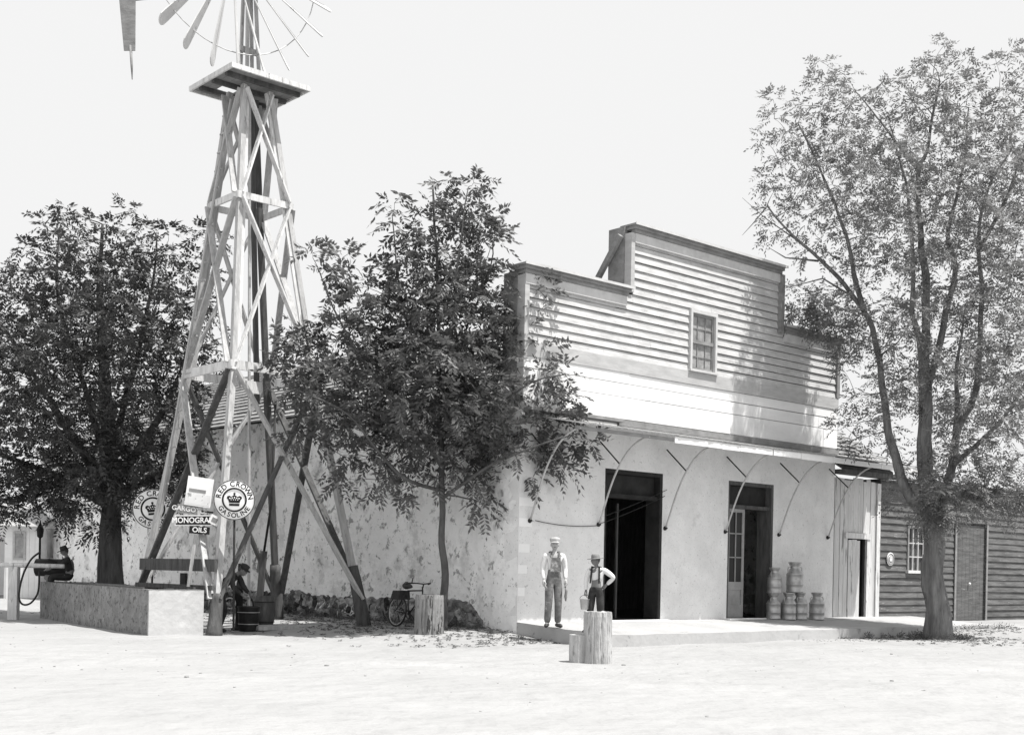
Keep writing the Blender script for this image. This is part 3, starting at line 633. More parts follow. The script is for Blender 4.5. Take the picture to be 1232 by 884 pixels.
def round_sign(c, rad, nrm, label, pole_to=None, tilt=0):
    c = Vector(c); zax = Vector(nrm).normalized(); xax = Vector((0, 0, 1)).cross(zax).normalized(); yax = zax.cross(xax)
    T = Matrix((xax, yax, zax)).transposed().to_4x4(); T = Matrix.Translation(c) @ T @ Matrix.Rotation(tilt, 4, 'Z') @ Matrix.Scale(rad, 4)
    root = thing('round_sign', (c.x, c.y, gz(c.x, c.y)), label, 'sign', 'round enamel fuel signs on the tower')
    def tr(mb_): mb_.v = [tuple(T @ Vector(v)) for v in mb_.v]; return mb_
    obj('plate', tr(MB().lathe([(.985, -.02), (1, -.01), (1, 0), (.985, .01)], 48)), M['enamel'], root)
    q = MB().torus((0, 0, .01), .975, .02, (0, 0, 1), 48, 4); q.torus((0, 0, .01), .56, .045, (0, 0, 1), 40, 4)
    obj('border_ring', tr(q), M['ink'], root)
    # crown
    q = MB(); ex = lambda poly: q.add([(x, y, .005) for x, y in poly]+[(x, y, .022) for x, y in poly], [tuple(range(len(poly)))[::-1], tuple(len(poly)+i for i in range(len(poly)))]+[(i, (i+1) % len(poly), len(poly)+(i+1) % len(poly), len(poly)+i) for i in range(len(poly))])
    ex([(-.24, -.30), (.24, -.30), (.25, -.19), (-.25, -.19)])
    ex([(-.25, -.15), (.25, -.15), (.30, .0), (.37, .08), (.34, .17), (.24, .20), (.15, .15), (.08, .2), (.03, .22), (-.03, .22), (-.08, .2), (-.15, .15), (-.24, .20), (-.34, .17), (-.37, .08), (-.30, .0)])
    q.lathe([(.06, .005), (.06, .022)], 10, (0, .30, 0)); ex([(-.02, .2), (.02, .2), (.02, .27), (-.02, .27)])
    obj('crown_emblem', tr(q), M['ink'], root)
    q = MB()
    for x in (-.22, -.11, 0, .11, .22): q.lathe([(.035, .0225), (.035, .026)], 8, (x, .1-abs(x)*.15, 0))
    for x in (-.16, -.05, .05, .16): q.lathe([(.025, .0225), (.025, .026)], 8, (x, .0, 0))
    obj('crown_jewels', tr(q), M['enamel'], root)
    q = MB(); I = Matrix.Identity(4)
    ring_text(q, 'RED CROWN', .77, .36, math.pi/2, .335, False, I); ring_text(q, 'GASOLINE', .775, .33, -math.pi/2, .30, True, I)
    obj('lettering', tr(q), M['ink'], root)
    if pole_to is not None:
        obj('post', MB().tube([pole_to, c-zax*.05+Vector((0, 0, rad*.5))], .025, 8), M['iron'], root)
    return root
c1 = W(282, 601, 26.0)
round_sign(c1, 24.5*26.0/FPX, (-c1.x*.9+.6, -c1.y, 0), 'round white enamel sign with a crown, fully in view on the right of the signs', (c1.x+.02, c1.y+.07, .1))
c2 = W(184, 612, 29.6)
round_sign(c2, 24*29.6/FPX, (-c2.x*.7, -c2.y, 0), 'round white crown sign half hidden behind the left tower leg', (c2.x, c2.y+.07, .1), .12)
def board(name, label, x0, y0, x1, y1, Y, tilt, m_, cat='sign', group=None):
    c = W((x0+x1)/2, (y0+y1)/2, Y); w_ = abs(x1-x0)*Y/FPX/2; h = abs(y1-y0)*Y/FPX/2
    zax = Vector((-c.x, -c.y, 0)).normalized(); xax = Vector((0, 0, 1)).cross(zax).normalized(); T = Matrix.Translation(c) @ Matrix((xax, zax.cross(xax), zax)).transposed().to_4x4() @ Matrix.Rotation(-tilt, 4, 'Z')
    root = thing(name, (c.x, c.y, c.z-h), label, cat, group)
    q = MB().box((-w_, -h, -.012), (w_, h, 0)); q.v = [tuple(T @ Vector(v)) for v in q.v]
    obj('plate', q, m_, root)
    return root, T, w_, h
def sub(name, q, T, m_, root): q.v = [tuple(T @ Vector(v)) for v in q.v]; return obj(name, q, m_, root)
Ys = 26.6
r, T, w_, h = board('notice_sign', 'worn white rectangular sign tilted above the other oil signs', 224.5, 574, 255, 609, Ys, .12, M['enamel'])
sub('dark_stripe', MB().box((-w_*.8, -.02, .002), (w_*.5, .05, .005)), T, M['trim'], r); sub('worn_patch', MB().box((-w_*.95, -h*.9, .001), (w_*.9, -.05, .004)), T, M['worn'], r)
sub('mount_post', MB().box((.02, -2.4, -.08), (.09, h*.6, -.02)), T, M['greywood'], r)
r, T, w_, h = board('strip_sign', 'narrow faded dark strip sign with pale worn letters', 213.5, 607.5, 242, 618, Ys-.02, .1, M['trim'])
vs, fs = text_mesh('GARGOYLE', .14, T @ Matrix.Translation((0, 0, .004))); obj('lettering', MB().add(vs, fs), M['worn'], r)
sub('bracket', MB().box((.1, -.02, -.05), (.5, .02, -.013)), T, M['iron'], r)
r, T, w_, h = board('strip_sign', 'long black strip sign with white border reading MONOGRAM', 211, 619.5, 254, 632, Ys-.05, -.03, M['enamel'])
sub('dark_field', MB().box((-w_+.02, -h+.02, .001), (w_-.02, h-.02, .004)), T, M['ink'], r)
vs, fs = text_mesh('MONOGRAM', .165, T @ Matrix.Translation((0, 0, .007)) @ Matrix.Scale(.88, 4, (1, 0, 0))); obj('lettering', MB().add(vs, fs), M['enamel'], r)
sub('bracket', MB().box((.1, -.02, -.05), (.4, .02, -.013)), T, M['iron'], r)
r, T, w_, h = board('strip_sign', 'short dark plate reading OILS under the long strip sign', 228, 633, 252, 642, Ys-.03, .05, M['ink'])
vs, fs = text_mesh('OILS', .15, T @ Matrix.Translation((0, 0, .004))); obj('lettering', MB().add(vs, fs), M['enamel'], r)
sub('bracket', MB().box((.0, -.02, -.05), (.2, .02, -.013)), T, M['iron'], r)
r, T, w_, h = board('small_tag_sign', 'small tilted square tag between the strip sign and the crown sign', 252, 620, 264, 631, Ys-.1, .45, M['enamel'])
sub('dark_patch', MB().box((-w_*.55, -h*.55, .001), (w_*.6, h*.5, .004)), T, M['trim'], r)

# ------------------------------------------------------------------ milk cans
def make_can():
    root = thing('milk_can', (0, 0, 0), 'x', 'milk can', 'milk cans by the second doorway')
    prof = [(.17, 0), (.19, .01), (.19, .03), (.182, .04), (.182, .17), (.188, .175), (.188, .19), (.182, .195), (.182, .40), (.188, .405), (.188, .42), (.18, .43), (.15, .49), (.11, .54), (.10, .56), (.10, .62), (.13, .635), (.13, .65), (.10, .655)]
    obj('body', MB().lathe(prof, 22), M['tin'], root, local=True)
    obj('lid', MB().lathe([(.098, .655), (.135, .66), (.145, .69), (.14, .70), (.12, .675), (.0, .67)], 20), M['tin'], root, local=True)
    for sx in (-1, 1):
        pts = [(sx*.10, 0, .58), (sx*.165, 0, .585), (sx*.19, 0, .54), (sx*.185, 0, .47), (sx*.165, 0, .45)]
        obj('handle', MB().tube(pts, .012, 6), M['tin'], root, local=True)
    return root
can = make_can(); first = True
cz = lambda s, d: wz(s, d)
s0 = 9.12
cans = [(8.55, .30, 0, .95, 'lower milk can of the small stack nearest the doorway'), (8.57, .30, .66, .95, 'upper milk can of the small stack nearest the doorway'),
        (8.98, .45, 0, 1.0, 'milk can on the ground under the tall one, left of the pair'), (9.40, .50, 0, 1.0, 'milk can on the ground under the tall one, right of the pair'),
        (9.2, .47, .70, 1.12, 'large milk can perched topmost on two others'), (9.98, .62, 0, 1.02, 'single milk can standing apart at the right with a dark neck')]
for (s, d, dz, sc, lab) in cans:
    o = can if first else copy_tree(can); first = False
    p = F(s, d, cz(s, d)+dz); o.location = p; o.scale = (sc*1.05, sc*1.05, sc); o.rotation_euler.z = random.uniform(.4, 1.1); o['label'] = lab

# ------------------------------------------------------------------ stumps
def stump(name, base_, r, h, m_, label, seed, lobes=0):
    root = thing(name, base_, label, 'stump')
    q = MB(); n = 110; k = 12; vs = []
    for i in range(k+1):
        z = -.1+(h+.1)*i/k
        for j in range(n):
            a = 2*math.pi*j/n; rr = r*(1+.05*noise.noise(Vector((math.cos(a)*2, math.sin(a)*2, z+seed)))-.06*max(0, math.cos(a*lobes+seed))**6 + .06*(1-i/k)**2)
            rr *= 1-.09*max(0, 1-abs(math.sin(a*4.5+seed+.25*math.sin(z*5)))/.16)-.05*max(0, 1-abs(math.sin(a*6.5+2*seed))/.2)
            if i == k: rr *= .96
            vs.append(Vector(base_)+Vector((rr*math.cos(a), rr*math.sin(a), z+(.02*noise.noise(Vector((math.cos(a)*3, math.sin(a)*3, seed))) if i == k else 0))))
    q.add(vs, [(i*n+j, i*n+(j+1) % n, (i+1)*n+(j+1) % n, (i+1)*n+j) for i in range(k) for j in range(n)]+[tuple(k*n+j for j in range(n))])
    obj('log', q, m_, root); return root
b1 = Vector((1.47, 20.3, gz(1.47, 20.3)))
r = stump('mounting_stump', b1, .235, .83, M['log'], 'pale split stump with a lower step block standing alone on the dirt', 3, 7)
q = MB(); vs = []; n = 24
for i in range(5):
    z = -.1+.55*i/4
    for j in range(n): a = 2*math.pi*j/n; rr = .19*(1+.07*noise.noise(Vector((math.cos(a)*2, math.sin(a)*2, z*2)))); vs.append(b1+Vector((-.26+rr*math.cos(a), .06+rr*math.sin(a), z)))
q.add(vs, [(i*n+j, i*n+(j+1) % n, (i+1)*n+(j+1) % n, (i+1)*n+j) for i in range(4) for j in range(n)]+[tuple(4*n+j for j in range(n))]); obj('step_block', q, M['log'], r)
b2 = W(516, 766, 26.2); b2.z = gz(b2.x, b2.y)
stump('tree_stump', b2, .30, .80, M['logdark'], 'grooved stump standing against the foot of the young tree', 9, 5)

# ------------------------------------------------------------------ trees
def in_poly(x, y, P):
    c = False; j = len(P)-1
    for i in range(len(P)):
        if (P[i][1] > y) != (P[j][1] > y) and x < (P[j][0]-P[i][0])*(y-P[i][1])/(P[j][1]-P[i][1])+P[i][0]: c = not c
        j = i
    return c
def edge_dist(x, y, P):
    b = 1e9
    for i in range(len(P)):
        x1, y1 = P[i]; x2, y2 = P[(i+1) % len(P)]; dx, dy = x2-x1, y2-y1; t = max(0, min(1, ((x-x1)*dx+(y-y1)*dy)/(dx*dx+dy*dy+1e-9)))
        b = min(b, math.hypot(x-x1-t*dx, y-y1-t*dy))
    return b
def leaves_mesh(name, pos, dirs, length, nl, lw, ll, droop, sd, m_, parent, jag=.35):
    """compound leaves: nl leaflets each side along a drooping stalk; every leaflet a small rhombus"""
    r_ = np.random.default_rng(sd); n = len(pos); pos = np.array(pos); d = np.array(dirs); d /= np.linalg.norm(d, axis=1)[:, None]+1e-9
    up = np.tile(np.array([0, 0, 1.]), (n, 1))+r_.normal(size=(n, 3))*jag
    side = np.cross(d, up); side /= np.linalg.norm(side, axis=1)[:, None]+1e-9; nrm = np.cross(side, d)
    Ls = length*r_.uniform(.65, 1.25, n)
    V = []
    for k in range(nl+1):
        f = (k+.8)/(nl+.8)
        base_ = pos+d*(Ls*f)[:, None]+np.array([0, 0, -1.])*(droop*Ls*f*f)[:, None]
        for sg_ in ((-1, 1) if k < nl else (0,)):
            ld = (side*sg_+d*(.55 if sg_ else 1.2)+nrm*r_.uniform(-.45, .25, n)[:, None]+np.array([0, 0, -1.])*(droop*.7)); ld += r_.normal(size=(n, 3))*.18; ld /= np.linalg.norm(ld, axis=1)[:, None]
            wv = np.cross(ld, nrm+r_.normal(size=(n, 3))*.35); wv /= np.linalg.norm(wv, axis=1)[:, None]+1e-9
            l_ = (ll*(1-.35*abs(f-.5))*r_.uniform(.75, 1.2, n))[:, None]; w2 = lw*r_.uniform(.8, 1.2, n)[:, None]/2
            V.append(np.stack([base_, base_+ld*l_*.45+wv*w2, base_+ld*l_, base_+ld*l_*.45-wv*w2], 1))
    V = np.concatenate(V, 0).reshape(-1, 3); nq = len(V)//4
    off = parent.location; V = V-np.array([off.x, off.y, off.z])
    me = bpy.data.meshes.new(name); me.vertices.add(len(V)); me.vertices.foreach_set('co', V.ravel().astype(np.float32))
    me.loops.add(nq*4); me.loops.foreach_set('vertex_index', np.arange(nq*4, dtype=np.int32)); me.polygons.add(nq); me.polygons.foreach_set('loop_start', np.arange(0, nq*4, 4, dtype=np.int32))
    me.polygons.foreach_set('loop_total', np.full(nq, 4, dtype=np.int32)); me.update(calc_edges=True); me.validate()
    return link_mesh(name, me, m_, parent)

def make_tree(name, label, Y, stems, outline, holes, spacing, clump_r, nleaf, leaf, bark, leafmat, seed, depth=.75, bumpy=.1, extra=(), droop=.5, sticks=0, twigr=.006, dshift=None, low=()):
    """stems: [(points [(px,py,dy)], r0, r1)] in photo positions at distance Y+dy; outline: crown silhouette; holes: [(x,y,r)]"""
    rr = random.Random(seed); sc = Y/FPX
    p0 = stems[0][0][0]; base_ = W(p0[0], p0[1], Y+p0[2]); base_.z = gz(base_.x, base_.y)
    root = thing(name, base_, label, 'tree')
    q = MB(); nodes = []
    for si, (pts, r0, r1) in enumerate(stems):
        P = [W(x, y, Y+dy) for x, y, dy in pts]; 
        if si == 0: P[0].z = base_.z-.15
        fine = []
        for i in range(len(P)-1):
            m_ = max(3, int((P[i+1]-P[i]).length/.22))
            pa = P[max(i-1, 0)]; pb_, pc = P[i], P[i+1]; pd = P[min(i+2, len(P)-1)]
            for k in range(m_):
                t = k/m_; t2, t3 = t*t, t*t*t
                fine.append(.5*((2*pb_)+(-pa+pc)*t+(2*pa-5*pb_+4*pc-pd)*t2+(-pa+3*pb_-3*pc+pd)*t3))
        fine.append(P[-1]); n_ = len(fine)
        fine = [p+Vector((noise.noise(p*1.3), noise.noise(p*1.3+Vector((9, 0, 0))), 0))*.05*min(1, i/4) for i, p in enumerate(fine)]
        rad = [r0+(r1-r0)*(i/(n_-1))**.85 for i in range(n_)]
        if si == 0:
            for i in range(min(6, n_)): rad[i] *= 1+.35*(1-i/6)**2
        q.tube(fine, rad, 28 if r0 > .15 else 10, bumpy=bumpy, seed=seed+si)
        for i in range(1, n_):
            if si > 0 or i > n_*.45: nodes.append((fine[i], rad[i]))
    # clumps
    xs_ = [p[0] for p in outline]; ys_ = [p[1] for p in outline]; pts = []; tries = 0
    while tries < 9000:
        tries += 1; x = rr.uniform(min(xs_), max(xs_)); y = rr.uniform(min(ys_), max(ys_))
        if not in_poly(x, y, outline): continue
        if any(math.hypot(x-hx, y-hy) < hr for hx, hy, hr in holes): continue
        ed = edge_dist(x, y, outline); hw = min(ed+8, 110)*sc*depth*1.3; dy = rr.uniform(-hw, hw)
        p = Vector((x, y, dy/sc*.75))
        if all((p-o_).length > spacing for o_ in pts): pts.append(p)
    targets = [W(p.x, p.y, Y+p.z*sc/.75+(dshift(p.x) if dshift else 0)) for p in pts]
    targets += [W(x+rr.uniform(-22, 22)*k_, y+rr.uniform(-30, 10)*k_, Y+dy+rr.uniform(-.3, .3)*k_) for x, y, dy in low for k_ in (0, 1, 1, 1)]
    targets = [t for t in targets if t.z > base_.z+1]
    targets.sort(key=lambda t: min((t-n_[0]).length for n_ in nodes))
    pos, dirs = [], []
    for t in targets:
        best = min(nodes, key=lambda n_: (t-n_[0]).length+max(0, n_[0].z-t.z)*1.2)
        b_, br = best; ln = (t-b_).length; r0 = min(br*.7, .012+.012*ln); m1 = b_.lerp(t, .5)+Vector((rr.uniform(-1, 1), rr.uniform(-1, 1), rr.uniform(-.2, .9)))*ln*.12
        path = [b_, b_.lerp(m1, .5)+Vector((0, 0, .02*ln)), m1, m1.lerp(t, .5)+Vector((0, 0, .03*ln)), t]
        rd = [r0, r0*.85, r0*.7, r0*.5, twigr]; q.tube(path, rd, 5)
        for k in (2, 3, 4): nodes.append((path[k], max(rd[k], .012)))
        ax_ = (t-b_).normalized()
        for k in range(nleaf):
            o_ = Vector((rr.gauss(0, 1), rr.gauss(0, 1), rr.gauss(0, .8))); o_ = o_.normalized()*rr.uniform(.15, 1)**.6*clump_r*rr.uniform(.7, 1.1)
            pos.append(t+o_*.6); dv = o_.normalized()+ax_*.5+Vector((rr.gauss(0, .35), rr.gauss(0, .35), rr.gauss(0, .25)-.1)); dirs.append(dv)
            if k % 7 == 0: q.tube([t, t+o_*.6], [twigr, twigr*.5], 4, caps=False)
    for (pts_, r0) in extra: q.tube([W(x, y, Y+dy) for x, y, dy in pts_], [r0*(1-.8*i/(len(pts_)-1)) for i in range(len(pts_))], 5, bumpy=.1)
    obj('trunk', q, bark, root)
    leaves_mesh('crown', pos, dirs, leaf[0], leaf[1], leaf[2], leaf[3], droop, seed, leafmat, root)
    print(name, 'clumps', len(targets), 'leaves', len(pos)); return root

# young tree in front of the side wall
outl = [(512, 205), (533, 214), (540, 240), (556, 213), (577, 212), (572, 245), (603, 268), (598, 300), (606, 330), (628, 318), (668, 322), (672, 338), (640, 370), (634, 400), (660, 425), (692, 425), (680, 455), (690, 470), (696, 490), (668, 492), (690, 505), (718, 515), (722, 530), (680, 545), (684, 565), (660, 562), (650, 580), (610, 565), (600, 585), (590, 608), (568, 606), (556, 580), (520, 570), (495, 585), (470, 606), (445, 598), (430, 585), (404, 582), (412, 550), (370, 545), (345, 528), (350, 500), (332, 470), (330, 420), (350, 395), (382, 385), (398, 360), (378, 330), (356, 305), (376, 300), (420, 310), (450, 330), (472, 300), (462, 280), (460, 258), (455, 243), (475, 243), (490, 280), (508, 275), (520, 240)]
make_tree('young_tree', 'dark leafy young tree with slim trunk before the whitewashed side wall', 26.9,
          [([(533, 738, 0), (535, 690, 0), (531, 640, 0), (532, 570, 0), (530, 500, .1), (528, 420, 0), (526, 340, 0), (522, 260, 0), (520, 222, 0)], .095, .02),
           ([(531, 560, 0), (490, 500, -.3), (440, 440, -.5), (400, 370, -.4), (380, 320, -.3)], .05, .012), ([(531, 550, 0), (580, 500, -.3), (640, 460, -.6), (680, 450, -.7)], .045, .012),
           ([(531, 590, 0), (480, 570, -.5), (420, 500, -.9), (360, 470, -1.1)], .045, .012), ([(531, 600, 0), (590, 560, -.5), (650, 535, -1.0), (700, 520, -1.2)], .045, .012),
           ([(530, 500, 0), (560, 400, .5), (590, 320, .6), (592, 290, .6)], .04, .012), ([(530, 520, 0), (500, 430, .7), (480, 340, .8), (472, 260, .7)], .04, .012), ([(530, 480, 0), (545, 380, -.6), (555, 290, -.7), (563, 225, -.6)], .035, .012)],
          outl, [(440, 480, 14), (400, 425, 12), (620, 570, 12), (585, 590, 10), (425, 570, 16), (500, 330, 14), (560, 480, 13), (490, 465, 14), (622, 425, 13), (468, 395, 14), (550, 545, 12), (640, 505, 12), (500, 560, 12), (560, 395, 12), (380, 500, 12)], 25, .44, 12, (.36, 6, .055, .17), M['barkyoung'], M['leafmid'], 11, depth=.6, bumpy=.08, droop=.38)
# big dark tree at the left
outl = [(150, 246), (175, 262), (200, 268), (215, 290), (232, 275), (262, 285), (258, 330), (270, 380), (262, 450), (255, 520), (240, 560), (215, 600), (190, 580), (160, 610), (150, 640), (112, 640), (100, 600), (85, 632), (60, 620), (40, 600), (10, 632), (-30, 620), (-70, 560), (-80, 450), (-60, 360), (-20, 330), (0, 325), (20, 310), (35, 290), (50, 258), (80, 248), (115, 252), (130, 270)]
make_tree('shade_tree', 'broad dense dark tree with thick trunk rising behind the concrete trough', 33.0,
          [([(134, 700, 0), (133, 660, 0), (134, 610, 0), (132, 560, 0), (128, 480, 0), (122, 400, 0), (120, 320, 0), (125, 270, 0)], .38, .03),
           ([(133, 600, 0), (90, 530, -.5), (40, 450, -.8), (0, 390, -.6)], .16, .02), ([(133, 590, 0), (180, 520, -.5), (220, 440, -.6), (240, 340, -.3)], .15, .02),
           ([(132, 570, 0), (100, 460, .8), (70, 360, 1.0), (70, 280, 1)], .12, .02), ([(132, 550, 0), (165, 430, .8), (185, 330, .8), (190, 285, .8)], .12, .02), ([(133, 610, 0), (60, 570, .5), (-10, 540, .8), (-50, 500, 1)], .13, .02),
           ([(133, 600, 0), (190, 570, .5), (230, 530, .5)], .1, .02), ([(133, 600, 0), (120, 560, -1.2), (80, 530, -2), (60, 500, -2.2)], .1, .02)],
          outl, [(155, 445, 10), (60, 470, 9), (95, 400, 6), (30, 540, 9), (180, 360, 7), (12, 440, 7)], 26, .48, 14, (.34, 6, .05, .15), M['barkdark'], M['leafdark'], 23, low=[(60, 600, .3), (85, 615, -.5), (100, 590, -1.2), (125, 575, -1.8), (150, 590, -1.5), (175, 585, -1.2), (205, 575, -.8), (225, 560, 0), (30, 600, .3), (0, 610, .5), (-20, 590, 0), (110, 560, -2), (165, 555, -1.8), (50, 575, -1), (80, 560, -1.5), (200, 545, -1.2)], depth=.8, bumpy=.16, droop=.45)
# tall gnarled tree at the right
outl = [(1118, 48), (1140, 50), (1160, 70), (1175, 62), (1190, 80), (1215, 45), (1250, 50), (1290, 120), (1310, 250), (1300, 400), (1290, 520), (1260, 600), (1225, 625), (1195, 612), (1180, 628), (1150, 618), (1120, 640), (1090, 625), (1062, 612), (1072, 580), (1095, 570), (1080, 545), (1040, 545), (1008, 525), (1010, 470), (1012, 440), (1000, 415), (975, 395), (940, 378), (945, 362), (980, 358), (1000, 330), (960, 300), (925, 285), (912, 260), (918, 215), (915, 150), (935, 108), (962, 112), (985, 75), (1015, 75), (1035, 92), (1062, 100), (1090, 80), (1100, 55)]
holes = [(1040, 225, 14), (1000, 200, 10), (1062, 345, 20), (1090, 290, 13), (1130, 330, 20), (1095, 345, 14), (1190, 175, 18), (1165, 250, 14), (985, 330, 16), (1085, 440, 14), (1035, 445, 16), (1075, 410, 10), (1130, 395, 18), (1180, 120, 14), (1060, 130, 10), (1150, 460, 12), (1110, 510, 22), (1150, 560, 14), (1230, 430, 12), (1090, 540, 14), (1005, 140, 9), (1030, 330, 12), (1140, 240, 10)]
make_tree('gnarled_tree', 'tall airy tree with gnarled forked trunk in front of the dark barn', 30.9,
          [([(1130, 766, 0), (1129, 730, 0), (1122, 690, 0), (1124, 655, 0), (1120, 625, 0), (1114, 580, 0), (1113, 520, 0), (1112, 445, 0)], .28, .14),
           ([(1119, 620, 0), (1096, 600, -.1), (1079, 560, 0), (1065, 495, .2), (1054, 409, .5), (1028, 358, .8), (999, 325, 1.0), (944, 274, 1.2), (924, 247, 1.2)], .135, .02),
           ([(1112, 460, 0), (1104, 400, -.1), (1097, 372, -.1), (1098, 311, -.1), (1093, 250, 0), (1085, 200, 0), (1070, 150, 0)], .085, .015),
           ([(1112, 450, 0), (1115, 336, .1), (1108, 290, .1), (1104, 206, .2), (1114, 182, .2), (1131, 98, .2)], .125, .02),
           ([(1114, 470, 0), (1130, 420, .2), (1137, 380, .2), (1150, 320, .3), (1141, 281, .3), (1160, 200, .3), (1165, 130, .2)], .10, .015),
           ([(1122, 630, 0), (1135, 590, .2), (1145, 560, .3), (1155, 510, .4), (1173, 474, .5), (1180, 380, .5), (1178, 281, .5), (1190, 225, .5), (1219, 176, .5)], .12, .02),
           ([(1150, 520, .3), (1152, 480, .6), (1150, 440, .9), (1160, 380, 1.2)], .08, .02), ([(1040, 375, .6), (1028, 330, .7), (1020, 290, .8), (990, 210, 1), (960, 150, 1)], .07, .015),
           ([(1145, 560, .3), (1180, 530, -.2), (1215, 490, -.4), (1250, 430, -.5)], .07, .02), ([(1178, 300, .5), (1210, 240, .2), (1240, 150, 0)], .06, .015),
           ([(1120, 640, -.1), (1128, 600, -.9), (1135, 580, -1.3)], .07, .02), ([(1104, 206, .2), (1070, 160, .8), (1030, 110, 1)], .04, .012)],
          outl+[], holes, 24, .38, 14, (.30, 5, .038, .125), M['bark'], M['leafpale'], 31, bumpy=.3, depth=.55, low=[ (1108, 628, -.9), (1120, 600, -1), (1140, 612, -1), (1165, 600, -.8), (1185, 615, -.9), (1205, 600, -.7), (1150, 585, -.9), (1130, 630, -1), (1178, 585, -.6), (1215, 618, -.6), (990, 400, 1.6), (960, 372, 1.6), (1020, 405, 1.4), (975, 388, 1.7), (1000, 385, 1.7), (1010, 425, 1.5)], dshift=lambda x: 1.5*max(0, min(1, (1070-x)/110)),
          extra=[([(985, 314, 1.1), (945, 310, 1.1), (925, 298, 1.1)], .03), ([(960, 290, 1.2), (920, 262, 1), (893, 238, .8)], .02), ([(924, 247, 1.2), (905, 270, 1), (893, 283, 1)], .02), ([(1028, 358, .8), (990, 335, .7), (940, 348, .6)], .035), ([(1056, 430, .5), (1080, 412, -.2), (1095, 390, -.2)], .03)], droop=.4)
# grass tufts and weeds by wall and walk
pos, dirs = [], []
for i in range(420):
    u = random.random()
    if u < .6: p = L(random.uniform(.8, 19), random.uniform(.08, .35), 0)
    elif u < .8: p = F(random.uniform(9, 16.5), D1+random.uniform(.0, .25), 0)
    else: a = random.uniform(0, 6.28); c = W(1130, 766, 30.9); p = Vector((c.x+math.cos(a)*random.uniform(.35, .7), c.y+math.sin(a)*random.uniform(.35, .7), 0))
    pos.append((p.x, p.y, gz(p.x, p.y)-.01)); dirs.append((random.gauss(0, .5), random.gauss(0, .5), 1))
wr = thing('weeds', (0, 26, 0), 'dry weeds and litter along the foot of the walls', 'weeds'); 
wo = leaves_mesh('weeds', pos, dirs, .14, 3, .02, .09, .1, 5, M['weed'], wr); wo.parent = None; wo.location = wr.location
tag(wo, 'dry weeds and litter along the foot of the walls', 'weeds', kind='stuff'); bpy.data.objects.remove(wr); wo.name = 'weeds'

# fallen leaves lying in the strip before the side wall and under the trees
pos, dirs = [], []
for i in range(2600):
    if i < 1900: t = random.uniform(-1.5, 17); dd_ = abs(random.gauss(0, 1.5))+.05; p = L(t, dd_, 0)
    elif i < 2200: p = F(random.uniform(8, 17), D1+random.uniform(.0, 1.0)**2, 0)
    else: a = random.uniform(0, 6.28); rr_ = random.uniform(.4, 3); p = Vector((10.7+math.cos(a)*rr_, 30.5+math.sin(a)*rr_, 0))
    q = p-C0
    if q.dot(A) > -.02 and -q.dot(B) < D1+.03: continue
    pos.append((p.x, p.y, gz(p.x, p.y)+.012)); dirs.append((random.gauss(0, 1), random.gauss(0, 1), .05))
em = bpy.data.objects.new('tmp', None); COL.objects.link(em); wo = leaves_mesh('leaf_litter', pos, dirs, .12, 2, .035, .07, .0, 6, M['weed'], em, jag=.15); wo.parent = None; bpy.data.objects.remove(em)
tag(wo, 'fallen leaves strewn in the shade along the side wall and under the trees', 'leaf litter', kind='stuff')

# ------------------------------------------------------------------ people
def skin_mesh(V, E, Rr, sub_=2, root=0):
    me = bpy.data.meshes.new('sk'); me.from_pydata(V, E, []); me.update()
    o = bpy.data.objects.new('sk', me); COL.objects.link(o)
    m_ = o.modifiers.new('s', 'SKIN'); m_.use_smooth_shade = True; m_.branch_smoothing = .5
    sv = me.skin_vertices[0].data
    for i, r_ in enumerate(Rr):
        sv[i].radius = (r_, r_) if not hasattr(r_, '__len__') else r_
        sv[i].use_root = (i == root)
    s_ = o.modifiers.new('u', 'SUBSURF'); s_.levels = sub_; s_.render_levels = sub_
    bpy.context.view_layer.update(); ev = o.evaluated_get(bpy.context.evaluated_depsgraph_get())
    m2 = bpy.data.meshes.new_from_object(ev); mb_ = MB(); mb_.add([v.co.copy() for v in m2.vertices], [tuple(p.vertices) for p in m2.polygons], True)
    bpy.data.objects.remove(o); bpy.data.meshes.remove(me); bpy.data.meshes.remove(m2); return mb_
def merge(a_, b_): a_.add(b_.v, b_.f, True); return a_
def hand(mb_, wrist, d, side, palm_n, sc=1.0, curl=.6):
    """palm plus five tapered bent fingers; d = pointing direction, side = thumb side"""
    w0 = Vector(wrist); d = Vector(d).normalized(); side = (Vector(side)-d*Vector(side).dot(d)).normalized(); n_ = Vector(palm_n).normalized()
    mb_.tube([w0-d*.02*sc, w0+d*.03*sc, w0+d*.06*sc, w0+d*.095*sc], [.026*sc, .034*sc, .04*sc, .034*sc], 10)
    for k, (off, ln) in enumerate([(.03, .075), (.01, .085), (-.01, .08), (-.03, .062)]):
        p = w0+d*.085*sc+side*off*sc; pts = [p]; dd = d.copy()
        for j in range(3): dd = (dd+n_*curl*.5).normalized(); p = p+dd*ln*sc/3; pts.append(p)
        mb_.tube(pts, [.0105*sc, .0098*sc, .0088*sc, .0065*sc], 6)
    p = w0+d*.03*sc+side*.03*sc; mb_.tube([p, p+(d*.5+side).normalized()*.03*sc, p+(d*1.0+side).normalized()*.055*sc+n_*.01*sc, p+(d*1.2+side*.7).normalized()*.08*sc+n_*.02*sc], [.014*sc, .012*sc, .0105*sc, .007*sc], 6)
